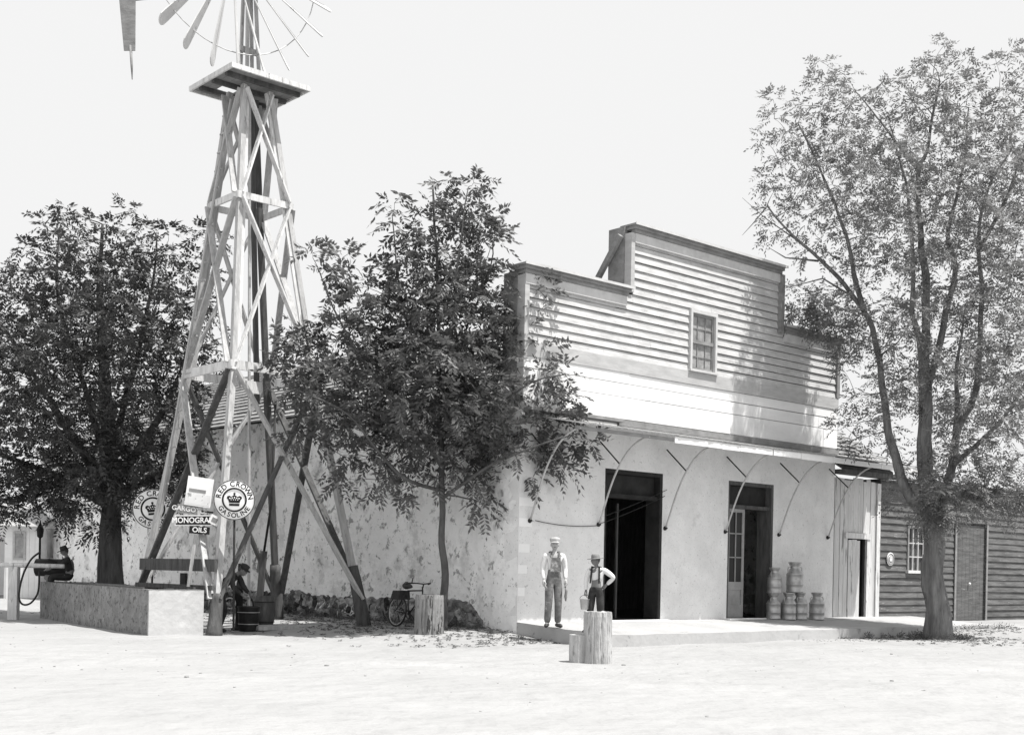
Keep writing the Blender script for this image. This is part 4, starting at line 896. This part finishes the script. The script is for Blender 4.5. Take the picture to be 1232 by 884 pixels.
def head(mb_, c, yaw, pitch=0, sc=1.0):
    """head with brow, nose, mouth, chin, ears; faces -y before yaw"""
    Rm = Matrix.Rotation(yaw, 3, 'Z') @ Matrix.Rotation(pitch, 3, 'X'); c = Vector(c); nu, nv = 24, 18; vs = []
    for i in range(nv+1):
        t = math.pi*i/nv; z = -math.cos(t)
        for j in range(nu):
            a = 2*math.pi*j/nu; x = math.sin(t)*math.cos(a); y = math.sin(t)*math.sin(a)
            fx = .076*(1-.18*max(0, -z)); px_, py_, pz_ = x*fx, y*.098, z*.118
            if y < -.5:
                f = (-y-.5)*2
                g_ = math.exp(-(x/.22)**2)
                py_ -= .022*g_*math.exp(-((z+.12)/.17)**2)*f+.006*g_*math.exp(-((z+.48)/.1)**2)*f+.010*math.exp(-(x/.3)**2)*math.exp(-((z+.82)/.15)**2)
                py_ += .010*(math.exp(-((abs(x)-.38)/.16)**2))*math.exp(-((z-.08)/.13)**2)*f
            vs.append(c+Rm @ Vector((px_, py_, pz_))*sc)
    mb_.add(vs, [(i*nu+j, i*nu+(j+1) % nu, (i+1)*nu+(j+1) % nu, (i+1)*nu+j) for i in range(nv) for j in range(nu)], True)
    for s_ in (-1, 1): mb_.ell(c+Rm @ Vector((s_*.077, .005, -.01))*sc, (.012*sc, .02*sc, .032*sc), 8, 6, Rm)
    return Rm
def person(name, loc, rz, J, label, shirt, trousers, skin, headyaw=0, hs=1.0, bib=False, curl=.6, suspend=False, hat='cap', hatmat=None, hair='hair', hpitch=0, shoes=True):
    root = thing(name, loc, label, 'person', rz=rz)
    V3 = Vector; j = {k: V3(v) for k, v in J.items()}
    V = [j['pelvis'], j['waist'], j['chest'], j['neck'], j['neck']+(j['head']-j['neck'])*.6]
    E = [(0, 1), (1, 2), (2, 3), (3, 4)]; Rr = [(.15, .11), (.135, .10), (.155, .105), (.058, .058), (.055, .055)]
    for s_ in 'LR':
        b_ = len(V); V += [j['sh'+s_], j['el'+s_], j['wr'+s_]]; E += [(2, b_), (b_, b_+1), (b_+1, b_+2)]; Rr += [.062, .043, .029]
        b_ = len(V); V += [j['hip'+s_], j['kn'+s_], j['an'+s_], j['an'+s_]+(j['toe'+s_]-j['an'+s_])*.5, j['toe'+s_]]; E += [(0, b_), (b_, b_+1), (b_+1, b_+2), (b_+2, b_+3), (b_+3, b_+4)]; Rr += [.088, .060, .042, .038, .03]
    sh = [(r_[0]*.86*hs, r_[1]*.86*hs) if hasattr(r_, '__len__') else r_*.9*hs for r_ in Rr]
    body = skin_mesh([tuple(v) for v in V], E, sh)
    hc = j['head']; Rm = head(body, hc, headyaw, hpitch, hs*1.0)
    for s_ in 'LR':
        fd = j['wr'+s_]-j['el'+s_]; sx = -1 if s_ == 'L' else 1
        hand(body, j['wr'+s_], J.get('hd'+s_, fd), (0, -1, 0) if abs(fd.normalized().y) < .8 else (sx*-1, 0, .2), (-sx, -.2, 0), hs*1.05, curl)
    obj('body', body, M[skin], root, local=True)
    # eyes
    q = MB()
    for s_ in (-1, 1): q.ell(hc+Rm @ V3((s_*.03, -.083, .012))*hs, (.012*hs, .006*hs, .007*hs), 8, 6, Rm)
    q.tube([hc+Rm @ V3((-.022, -.093, -.055))*hs, hc+Rm @ V3((0, -.098, -.054))*hs, hc+Rm @ V3((.022, -.093, -.055))*hs], .004*hs, 5)
    obj('face_features', q, M['hair'], root, local=True)
    # shirt and trousers, their own skins over the body
    V = [j['waist']*1.0, j['chest'], j['neck']-V3((0, 0, .03))*hs]; V[0] = j['pelvis'].lerp(j['waist'], .7); E = [(0, 1), (1, 2)]; Rr = [(.158, .122), (.17, .122), (.075, .07)]
    for s_ in 'LR':
        b_ = len(V); V += [j['sh'+s_], j['el'+s_], j['el'+s_].lerp(j['wr'+s_], .9)]; E += [(1, b_), (b_, b_+1), (b_+1, b_+2)]; Rr += [.079, .062, .043]
    obj('shirt', skin_mesh([tuple(v) for v in V], E, [(r_[0]*.92*hs, r_[1]*.95*hs) if hasattr(r_, '__len__') else r_*hs*.95 for r_ in Rr]), M[shirt], root, local=True)
    V = [j['pelvis'], j['pelvis'].lerp(j['waist'], .8)]; E = [(0, 1)]; Rr = [(.165, .13), (.155, .122)]
    if bib: V.append(j['waist'].lerp(j['chest'], .35)); E.append((1, 2)); Rr.append((.158, .125))
    for s_ in 'LR':
        b_ = len(V); V += [j['hip'+s_], j['kn'+s_], j['an'+s_]+V3((0, 0, -.01))]; E += [(0, b_), (b_, b_+1), (b_+1, b_+2)]; Rr += [.108, .085, .072]
    tro_ = obj('overalls' if bib else 'trousers', skin_mesh([tuple(v) for v in V], E, [(r_[0]*hs, r_[1]*hs) if hasattr(r_, '__len__') else r_*hs*.98 for r_ in Rr]), M[trousers], root, local=True)
    if bib or suspend:
        q = MB(); c_ = j['chest']; wv = j['waist']
        if bib:
            q.add([wv+V3((-.12, -.128, -.02)), wv+V3((.12, -.128, -.02)), c_+V3((.095, -.135, .03)), c_+V3((-.095, -.135, .03)), wv+V3((-.12, -.118, -.02)), wv+V3((.12, -.118, -.02)), c_+V3((.095, -.122, .03)), c_+V3((-.095, -.122, .03))], [(0, 1, 2, 3), (7, 6, 5, 4), (0, 4, 5, 1), (1, 5, 6, 2), (2, 6, 7, 3), (3, 7, 4, 0)])
        for s_ in (-1, 1):
            nk = j['neck']+V3((s_*.085*hs, 0, .01*hs)); lo = c_+V3((s_*.085, -.13, .03)) if bib else wv+V3((s_*.09, -.125*hs, 0))
            q.beam(lo, nk+V3((0, -.065*hs, -.01)), .035, .012, (0, 1, 0)); q.beam(nk+V3((0, -.065*hs, -.01)), nk+V3((0, .07*hs, -.02)), .035, .012); q.beam(nk+V3((0, .07*hs, -.02)), wv+V3((s_*.04, .125*hs, 0)), .035, .012, (0, 1, 0))
        obj('braces', q, M[trousers], root, local=True)
    if shoes:
        for s_ in 'LR':
            a_, t_ = j['an'+s_], j['toe'+s_]; d = (t_-a_); d.z = 0; d.normalize(); q = MB()
            q.tube([a_-d*.06+V3((0, 0, -.035)), a_-d*.02+V3((0, 0, -.03)), a_+d*.07+V3((0, 0, -.038)), a_+d*.14+V3((0, 0, -.048)), a_+d*.185+V3((0, 0, -.055))], [.034*hs, .046*hs, .046*hs, .042*hs, .022*hs], 10)
            obj('shoe', q, M['leather'], root, local=True)
    # hair and headgear
    T = lambda p: hc+Rm @ V3(p)*hs
    q = MB(); q.ell(T((0, .018, .022)), (.081*hs, .092*hs, .105*hs), 14, 9, Rm); obj('hair', q, M[hair], root, local=True)
    hm = M[hatmat or 'felt']; up_ = Rm @ V3((0, 0, 1))
    if hat == 'cap':
        q = MB().lathe([(.088*hs, 0), (.092*hs, .02*hs), (.104*hs, .055*hs), (.10*hs, .09*hs), (.05*hs, .108*hs)], 18, T((0, .0, .045)), up_); cp = obj('cap', q, hm, root, local=True)
        vs = []; n_ = 9
        for e_ in (0, .01):
            for i in range(n_): a = math.pi*(1.15+.7*i/(n_-1)); vs.append(T((.088*math.cos(a), .088*math.sin(a), .055+e_)))
            for i in range(n_): a = math.pi*(1.15+.7*i/(n_-1)); vs.append(T((.10*math.cos(a), .16*math.sin(a), .035+e_)))
        fs = [(i, i+1, n_+i+1, n_+i) for i in range(n_-1)]+[(2*n_+n_+i, 2*n_+n_+i+1, 2*n_+i+1, 2*n_+i) for i in range(n_-1)]+[(n_+i, n_+i+1, 3*n_+i+1, 3*n_+i) for i in range(n_-1)]
        obj('visor', MB().add(vs, fs), hm, cp, local=True)
    else:
        q = MB().lathe([(.185*hs, -.005), (.19*hs, .002), (.18*hs, .01), (.10*hs, .006), (.096*hs, .02), (.09*hs, .07*hs), (.075*hs, .105*hs), (.03*hs, .10*hs)], 22, T((0, .0, .04)), (up_+Rm @ V3((0, -.10, 0))).normalized()); obj('hat', q, hm, root, local=True)
    return root, j

# standing man in overalls by the wall
pm = W(665, 762, 25.7); pq = pm-C0; pm.z = wz(pq.dot(A), -pq.dot(B))
man, _ = person('person', pm, .25, dict(pelvis=(0, 0, .98), waist=(0, -.01, 1.16), chest=(0, 0, 1.40), neck=(0, 0, 1.56), head=(0, -.02, 1.70), shL=(-.19, 0, 1.49), elL=(-.235, .03, 1.19), wrL=(-.225, -.06, .95), shR=(.19, 0, 1.49), elR=(.245, .04, 1.2), wrR=(.23, -.07, .97),
    hipL=(-.09, 0, .92), knL=(-.11, -.03, .50), anL=(-.12, .02, .09), toeL=(-.19, -.13, .035), hipR=(.09, 0, .92), knR=(.09, -.05, .50), anR=(.10, .0, .09), toeR=(.13, -.16, .035)),
    'man in pale shirt and faded bib overalls standing before the plaster wall', 'shirt', 'denim', 'skin', headyaw=-.25, bib=True, hat='cap', hatmat='cap', hair='whitehair')
rag = thing('cloth_rag', pm, 'limp dark rag held in the hand of the man in overalls', 'rag', rz=.25)
obj('fold', MB().tube([(.22, -.10, .86), (.24, -.11, .75), (.225, -.11, .64), (.235, -.1, .55)], [.015, .03, .028, .012], 7, bumpy=.3), M['trim'], rag, local=True)
# boy with hand on hip and pail
pm2 = W(716, 764, 25.1); pq = pm2-C0; pm2.z = wz(pq.dot(A), -pq.dot(B)); k = .865
bj = dict(pelvis=(0, 0, .98), waist=(0, 0, 1.14), chest=(0, 0, 1.36), neck=(0, 0, 1.53), head=(-.02, -.02, 1.67), shL=(-.17, 0, 1.46), elL=(-.24, -.02, 1.18), wrL=(-.22, -.08, .95), shR=(.17, .02, 1.46), elR=(.40, .10, 1.28), wrR=(.20, .12, 1.10),
    hipL=(-.09, 0, .92), knL=(-.12, -.04, .50), anL=(-.15, .02, .09), toeL=(-.22, -.12, .035), hipR=(.09, 0, .92), knR=(.12, -.02, .50), anR=(.13, .04, .09), toeR=(.17, -.12, .035))
bj = {a_: tuple(k*c_ for c_ in b_) for a_, b_ in bj.items()}
boy, _ = person('person', pm2, -.35, bj, 'boy in brimmed hat and dark trousers, one hand on hip, behind the lone stump', 'shirt', 'darkcloth', 'skindark', headyaw=-.9, hs=.9, suspend=True, hat='hat', hatmat='felt', curl=.9)
pp = Matrix.Rotation(-.35, 3, 'Z') @ Vector(bj['wrL']); pl = pm2+pp+Vector((-.02, -.02, -.36))
pail = thing('pail', pl, 'small pale tin pail carried by the boy in the hat', 'pail')
obj('body', MB().lathe([(.075, 0), (.078, .005), (.10, .2), (.105, .205), (.098, .207), (.073, .012), (0, .012)], 20, pl), M['tin'], pail)
obj('handle', MB().tube([pl+Vector((.1*math.cos(a), 0, .2+.09*math.sin(a))) for a in np.linspace(0, math.pi, 10)], .005, 5), M['iron'], pail)
# man sitting on the far end of the trough
sp = TR(LT-.15, .75, TH); 
sj = dict(pelvis=(0, 0, .13), waist=(.02, -.03, .30), chest=(.0, -.08, .52), neck=(0, -.12, .68), head=(0, -.17, .80), shL=(-.18, -.1, .60), elL=(-.22, -.32, .42), wrL=(-.14, -.52, .34), shR=(.18, -.1, .60), elR=(.22, -.32, .40), wrR=(.12, -.54, .33),
    hipL=(-.1, -.05, .12), knL=(-.14, -.50, .14), anL=(-.14, -.48, -.30), toeL=(-.15, -.62, -.36), hipR=(.1, -.05, .12), knR=(.13, -.50, .12), anR=(.13, -.52, -.32), toeR=(.14, -.66, -.38))
person('person', sp, R(-62), sj, 'man in dark clothes and hat sitting on the far end of the trough', 'darkcloth', 'darkcloth', 'skindark', headyaw=-.2, hat='hat', hatmat='darkcloth', hpitch=.3)
# man in dark overalls bent to the pump behind the near tower leg
bp = W(266, 748, 27.3); bp.z = gz(bp.x, bp.y)
wj = dict(pelvis=(0, .12, .92), waist=(0, -.04, 1.06), chest=(0, -.24, 1.20), neck=(0, -.38, 1.30), head=(0, -.50, 1.36), shL=(-.19, -.30, 1.25), elL=(-.22, -.40, .97), wrL=(-.16, -.58, .84), shR=(.19, -.30, 1.25), elR=(.22, -.42, .98), wrR=(.14, -.60, .86),
    hipL=(-.1, .1, .88), knL=(-.13, -.02, .48), anL=(-.15, .1, .09), toeL=(-.17, -.05, .035), hipR=(.1, .1, .88), knR=(.14, .0, .48), anR=(.14, .14, .09), toeR=(.16, -.02, .035))
person('person', bp, R(75), wj, 'stooping man in dark overalls between the tower leg and the hand pump', 'darkcloth', 'darkcloth', 'skindark', hat='cap', hatmat='darkcloth', hpitch=.5)

# ------------------------------------------------------------------ pump, drum, barrel, posts behind the trough
c = W(287, 738, 28.2); c.z = gz(c.x, c.y)
pu = thing('hand_pump', c, 'black cast iron hand pump standing inside the tower legs', 'pump')
obj('barrel', MB().lathe([(.16, 0), (.16, .04), (.08, .07), (.065, .5), (.09, .52), (.09, .9), (.12, .92), (.12, .97), (.07, 1.0), (.04, 1.15), (.03, 1.5)], 14, c), M['iron'], pu)
obj('spout', MB().tube([c+Vector((-.05, 0, .72)), c+Vector((-.2, -.05, .74)), c+Vector((-.26, -.06, .64))], [.04, .035, .03], 8), M['iron'], pu)
obj('handle', MB().tube([c+Vector((0, 0, 1.1)), c+Vector((.15, -.02, 1.0)), c+Vector((.32, -.03, .65)), c+Vector((.34, -.03, .5))], .02, 6), M['iron'], pu)
obj('hand_wheel', MB().torus(c+Vector((-.17, -.15, .6)), .12, .018, (.2, -1, 0)), M['pipe'], pu)
c = W(299, 742, 27.9); c.z = gz(c.x, c.y)
dm = thing('wash_tub', c, 'dark round tub with pale spots beside the hand pump', 'tub')
obj('tub', MB().lathe([(.20, 0), (.21, .02), (.24, .52), (.26, .54), (.245, .55), (.22, .5), (.19, .08), (0, .08)], 22, c), M['iron'], dm)
obj('rim_band', MB().torus(c+Vector((0, 0, .42)), .238, .01, (0, 0, 1)).torus(c+Vector((0, 0, .16)), .222, .01, (0, 0, 1)), M['pipe'], dm)
c = W(318, 736, 29.0); c.z = gz(c.x, c.y)
bl_ = thing('wooden_barrel', c, 'dark wooden barrel in the shade between pump and rear tower foot', 'barrel')
obj('staves', MB().lathe([(.2, 0), (.23, .15), (.25, .35), (.24, .55), (.2, .72), (.18, .72), (.18, .68), (0, .68)], 18, c), M['darkwood'], bl_)
for z, rr_ in ((.12, .23), (.58, .236)): obj('hoop', MB().torus(c+Vector((0, 0, z)), rr_, .012, (0, 0, 1)), M['iron'], bl_)
c = W(310, 730, 29.8); c.z = gz(c.x, c.y)
po = thing('pipe_post', c, 'slim dark square post standing in front of the whitewashed wall by the tower', 'post')
obj('post', MB().beam(c+Vector((0, 0, -.1)), c+Vector((.12, 0, 1.75)), .14, .14), M['darkwood'], po); obj('pipe', MB().tube([c+Vector((.12, 0, 1.7)), c+Vector((.28, 0, 2.9)), c+Vector((.33, 0, 5.3))], .03, 6), M['iron'], po)
c = W(333, 742, 28.6); c.z = gz(c.x, c.y)
tag(obj('well_cover', MB().box((-.75, -.5, -.02), (.75, -.26, .07)).box((-.75, -.25, -.02), (.75, 0, .075)).box((-.75, .01, -.02), (.75, .26, .068)), M['greywood'], None, c), 'low plank cover lying on the ground inside the tower', 'cover'); bpy.data.objects['well_cover'].data.transform(Matrix.Translation(c)); bpy.data.objects['well_cover'].data.transform(Matrix.Rotation(.72, 4, 'Z'))

# rail, hose, fuel drum at the left
ra = W(20, 722, 31.5); ra.z = gz(ra.x, ra.y)
hr = thing('hitching_rail', ra, 'pale pole hitching rail on a stout post left of the trough', 'rail')
tp = W(18, 680, 31.5)
obj('post', MB().box((tp.x-.13, 31.4, ra.z-.1), (tp.x+.1, 31.6, tp.z-.03)), M['palewood'], hr)
obj('rail_pole', MB().tube([W(-60, 677, 31.5), W(0, 679, 31.5), W(40, 680, 31.5), W(77, 681, 31.5)], [.06, .065, .06, .055], 10, bumpy=.05), M['palewood'], hr)
p2 = W(-55, 680, 31.5); obj('post', MB().box((p2.x-.12, 31.4, -.1), (p2.x+.1, 31.6, p2.z-.03)), M['palewood'], hr)
pts = [(48, 664), (38, 672), (29, 688), (24, 706), (23, 720), (28, 727), (37, 725), (45, 714), (47, 700), (47, 684)]
tag(obj('rubber_hose', MB().tube([W(*[.5*((2*pts[i][c])+(-pts[max(i-1,0)][c]+pts[i+1][c])*t+(2*pts[max(i-1,0)][c]-5*pts[i][c]+4*pts[i+1][c]-pts[min(i+2,9)][c])*t*t+(-pts[max(i-1,0)][c]+3*pts[i][c]-3*pts[i+1][c]+pts[min(i+2,9)][c])*t**3) for c in (0, 1)], 31.3) for i in range(9) for t in (0, .25, .5, .75)], .025, 7), M['rubber'], None, W(35, 725, 31.3)), 'black rubber hose looping over the pale hitching rail', 'hose')
c = W(60, 712, 34.5); c.z = gz(c.x, c.y)
fp = thing('fuel_pump', c, 'old fuel pump column with dark round tank behind the hitching rail', 'fuel pump')
obj('column', MB().lathe([(.2, 0), (.2, .1), (.11, .14), (.11, .95), (.16, .98), (.16, 1.1)], 16, c), M['trim'], fp)
ct = Vector((c.x+.1, c.y, 1.3)); obj('tank', MB().lathe([(.18, -.5), (.24, -.47), (.24, .47), (.18, .5)], 20, ct, (1, .1, 0)), M['iron'], fp)
obj('glass_cylinder', MB().lathe([(.09, 1.56), (.09, 2.3), (.11, 2.32), (.11, 2.36)], 14, c+Vector((-.02, 0, 0))), M['pipe'], fp)
obj('lamp_head', MB().lathe([(.03, 1.5), (.03, 2.1), (.08, 2.15), (.1, 2.35), (.03, 2.5), (.01, 2.6)], 12, c+Vector((-.3, 0, 0))), M['iron'], fp)

# ------------------------------------------------------------------ bicycle leaning on the side wall
c = W(492, 750, 27.6); cb = L(1.0, .55, 0); 
bk = thing('bicycle', (c.x, c.y, gz(c.x, c.y)), 'old bicycle leaning at the stone footing beside the young tree', 'bicycle')
bd = (B*.9-A*.05).normalized(); bd = Vector((-.64, .77, 0)); bn_ = Vector((.77, .64, 0)); lean = Vector((bn_.x*.12, bn_.y*.12, 1)).normalized()
bo = Vector((c.x, c.y, gz(c.x, c.y)))
BP = lambda u, h, o_=0: bo+bd*u+lean*h+bn_*o_
axw = bn_-lean*.12
for u, nm in ((-.52, 'front'), (.52, 'rear')):
    wc = BP(u, .36); wl = obj('wheel', MB().torus(wc, .335, .022, axw, 36, 8), M['rubber'], bk)
    obj('rim', MB().torus(wc, .308, .01, axw, 36, 5), M['pipe'], wl)
    q = MB().tube([wc-axw*.04, wc+axw*.04], .025, 8); e1 = bd; e2 = axw.cross(e1).normalized()
    for i in range(20): a = 2*math.pi*i/20; q.tube([wc+axw*.03*(1 if i % 2 else -1), wc+(e1*math.cos(a)+e2*math.sin(a))*.305], .0025, 3)
    obj('spokes', q, M['pipe'], wl)
sa, hd, bbk, fa, raxl = BP(.2, .82), BP(-.34, .88), BP(.08, .3), BP(-.52, .36), BP(.52, .36)
q = MB()
for (p, q_) in ((sa, BP(-.33, .84)), (bbk, sa), (bbk, BP(-.36, .72)), (BP(-.33, .92), BP(-.38, .68))): q.tube([p, q_], .017, 8)
for o_ in (-.05, .05): q.tube([raxl+axw*o_, sa], .01, 6); q.tube([raxl+axw*o_, bbk], .01, 6); q.tube([BP(-.38, .68), fa+axw*o_], .012, 6)
obj('frame', q, M['iron'], bk)
obj('saddle', MB().tube([BP(.38, .93), BP(.28, .94), BP(.12, .92), BP(.06, .91)], [.05, .09, .045, .02], 10), M['leather'], bk)
obj('handlebar', MB().tube([BP(-.12, .98, -.30), BP(-.22, 1.0, -.28), BP(-.34, 1.0, -.15), BP(-.36, .98, 0), BP(-.34, 1.0, .15), BP(-.22, 1.0, .28), BP(-.12, .98, .30)], [.022, .018, .013, .013, .013, .018, .022], 8).tube([BP(-.345, .9), BP(-.36, .98)], .015, 6).tube([BP(-.3, 1.0, -.28), BP(-.34, 1.12, -.29)], .012, 6), M['iron'], bk)
q = MB().torus(bbk, .09, .008, axw, 20, 5).tube([bbk+axw*.07, bbk+axw*.07+Vector((.1, .02, -.13))], .012, 6).tube([bbk-axw*.07, bbk-axw*.07+Vector((-.1, .02, .13))], .012, 6); obj('crank', q, M['iron'], bk)
obj('pack', MB().hexa([BP(.3, .62, -.16), BP(.62, .62, -.16), BP(.62, .62, .16), BP(.3, .62, .16), BP(.32, .82, -.13), BP(.6, .82, -.13), BP(.6, .82, .13), BP(.32, .82, .13)]), M['darkcloth'], bk)

# ------------------------------------------------------------------ light, sky, camera
SH = Vector((.925, -.38)).normalized(); EL = R(67)
sd = Vector((SH.x*math.cos(EL), SH.y*math.cos(EL), math.sin(EL)))
sun = bpy.data.lights.new('sun', 'SUN'); sun.energy = 4.2; sun.angle = R(.53); sun.color = (1, .985, .96)
so = bpy.data.objects.new('sun', sun); COL.objects.link(so); so.rotation_euler = sd.to_track_quat('Z', 'Y').to_euler(); so.location = (20, 0, 40)
wd_ = bpy.data.worlds.new('World'); scene.world = wd_; wd_.use_nodes = True; nt = wd_.node_tree; bg = nt.nodes['Background']
sk = nt.nodes.new('ShaderNodeTexSky'); sk.sky_type = 'NISHITA'; sk.sun_disc = False; sk.sun_elevation = EL; sk.sun_rotation = math.atan2(SH.x, SH.y); sk.air_density = 1.2; sk.dust_density = 3.0; sk.ozone_density = 0
bw = nt.nodes.new('ShaderNodeRGBToBW'); nt.links.new(sk.outputs[0], bw.inputs[0])
SKYMAX, SKYS = 4.85, .12
mr = nt.nodes.new('ShaderNodeMath'); mr.operation = 'MINIMUM'; mr.inputs[1].default_value = SKYMAX
mn = nt.nodes.new('ShaderNodeMath'); mn.operation = 'MAXIMUM'; mn.inputs[1].default_value = SKYMAX*.96
nt.links.new(bw.outputs[0], mn.inputs[0]); nt.links.new(mn.outputs[0], mr.inputs[0]); nt.links.new(mr.outputs[0], bg.inputs['Color']); bg.inputs['Strength'].default_value = SKYS
cam = bpy.data.cameras.new('camera'); co = bpy.data.objects.new('camera', cam); COL.objects.link(co); scene.camera = co
cam.sensor_width = 36; cam.lens = FPX/1232*36; cam.clip_end = 6000; cam.clip_start = .1
cam.shift_x = HOR*math.sin(ROLL)/1232; cam.shift_y = HOR*math.cos(ROLL)/1232
co.matrix_world = Matrix.Translation((0, 0, CAMZ)) @ Matrix.Rotation(R(90), 4, 'X') @ Matrix.Rotation(ROLL, 4, 'Z')
scene.render.resolution_x = 1024; scene.render.resolution_y = 734
vs_ = scene.view_settings; vs_.view_transform = 'Standard'; vs_.look = 'None'; vs_.gamma = 1; vs_.use_curve_mapping = False; vs_.exposure = .7
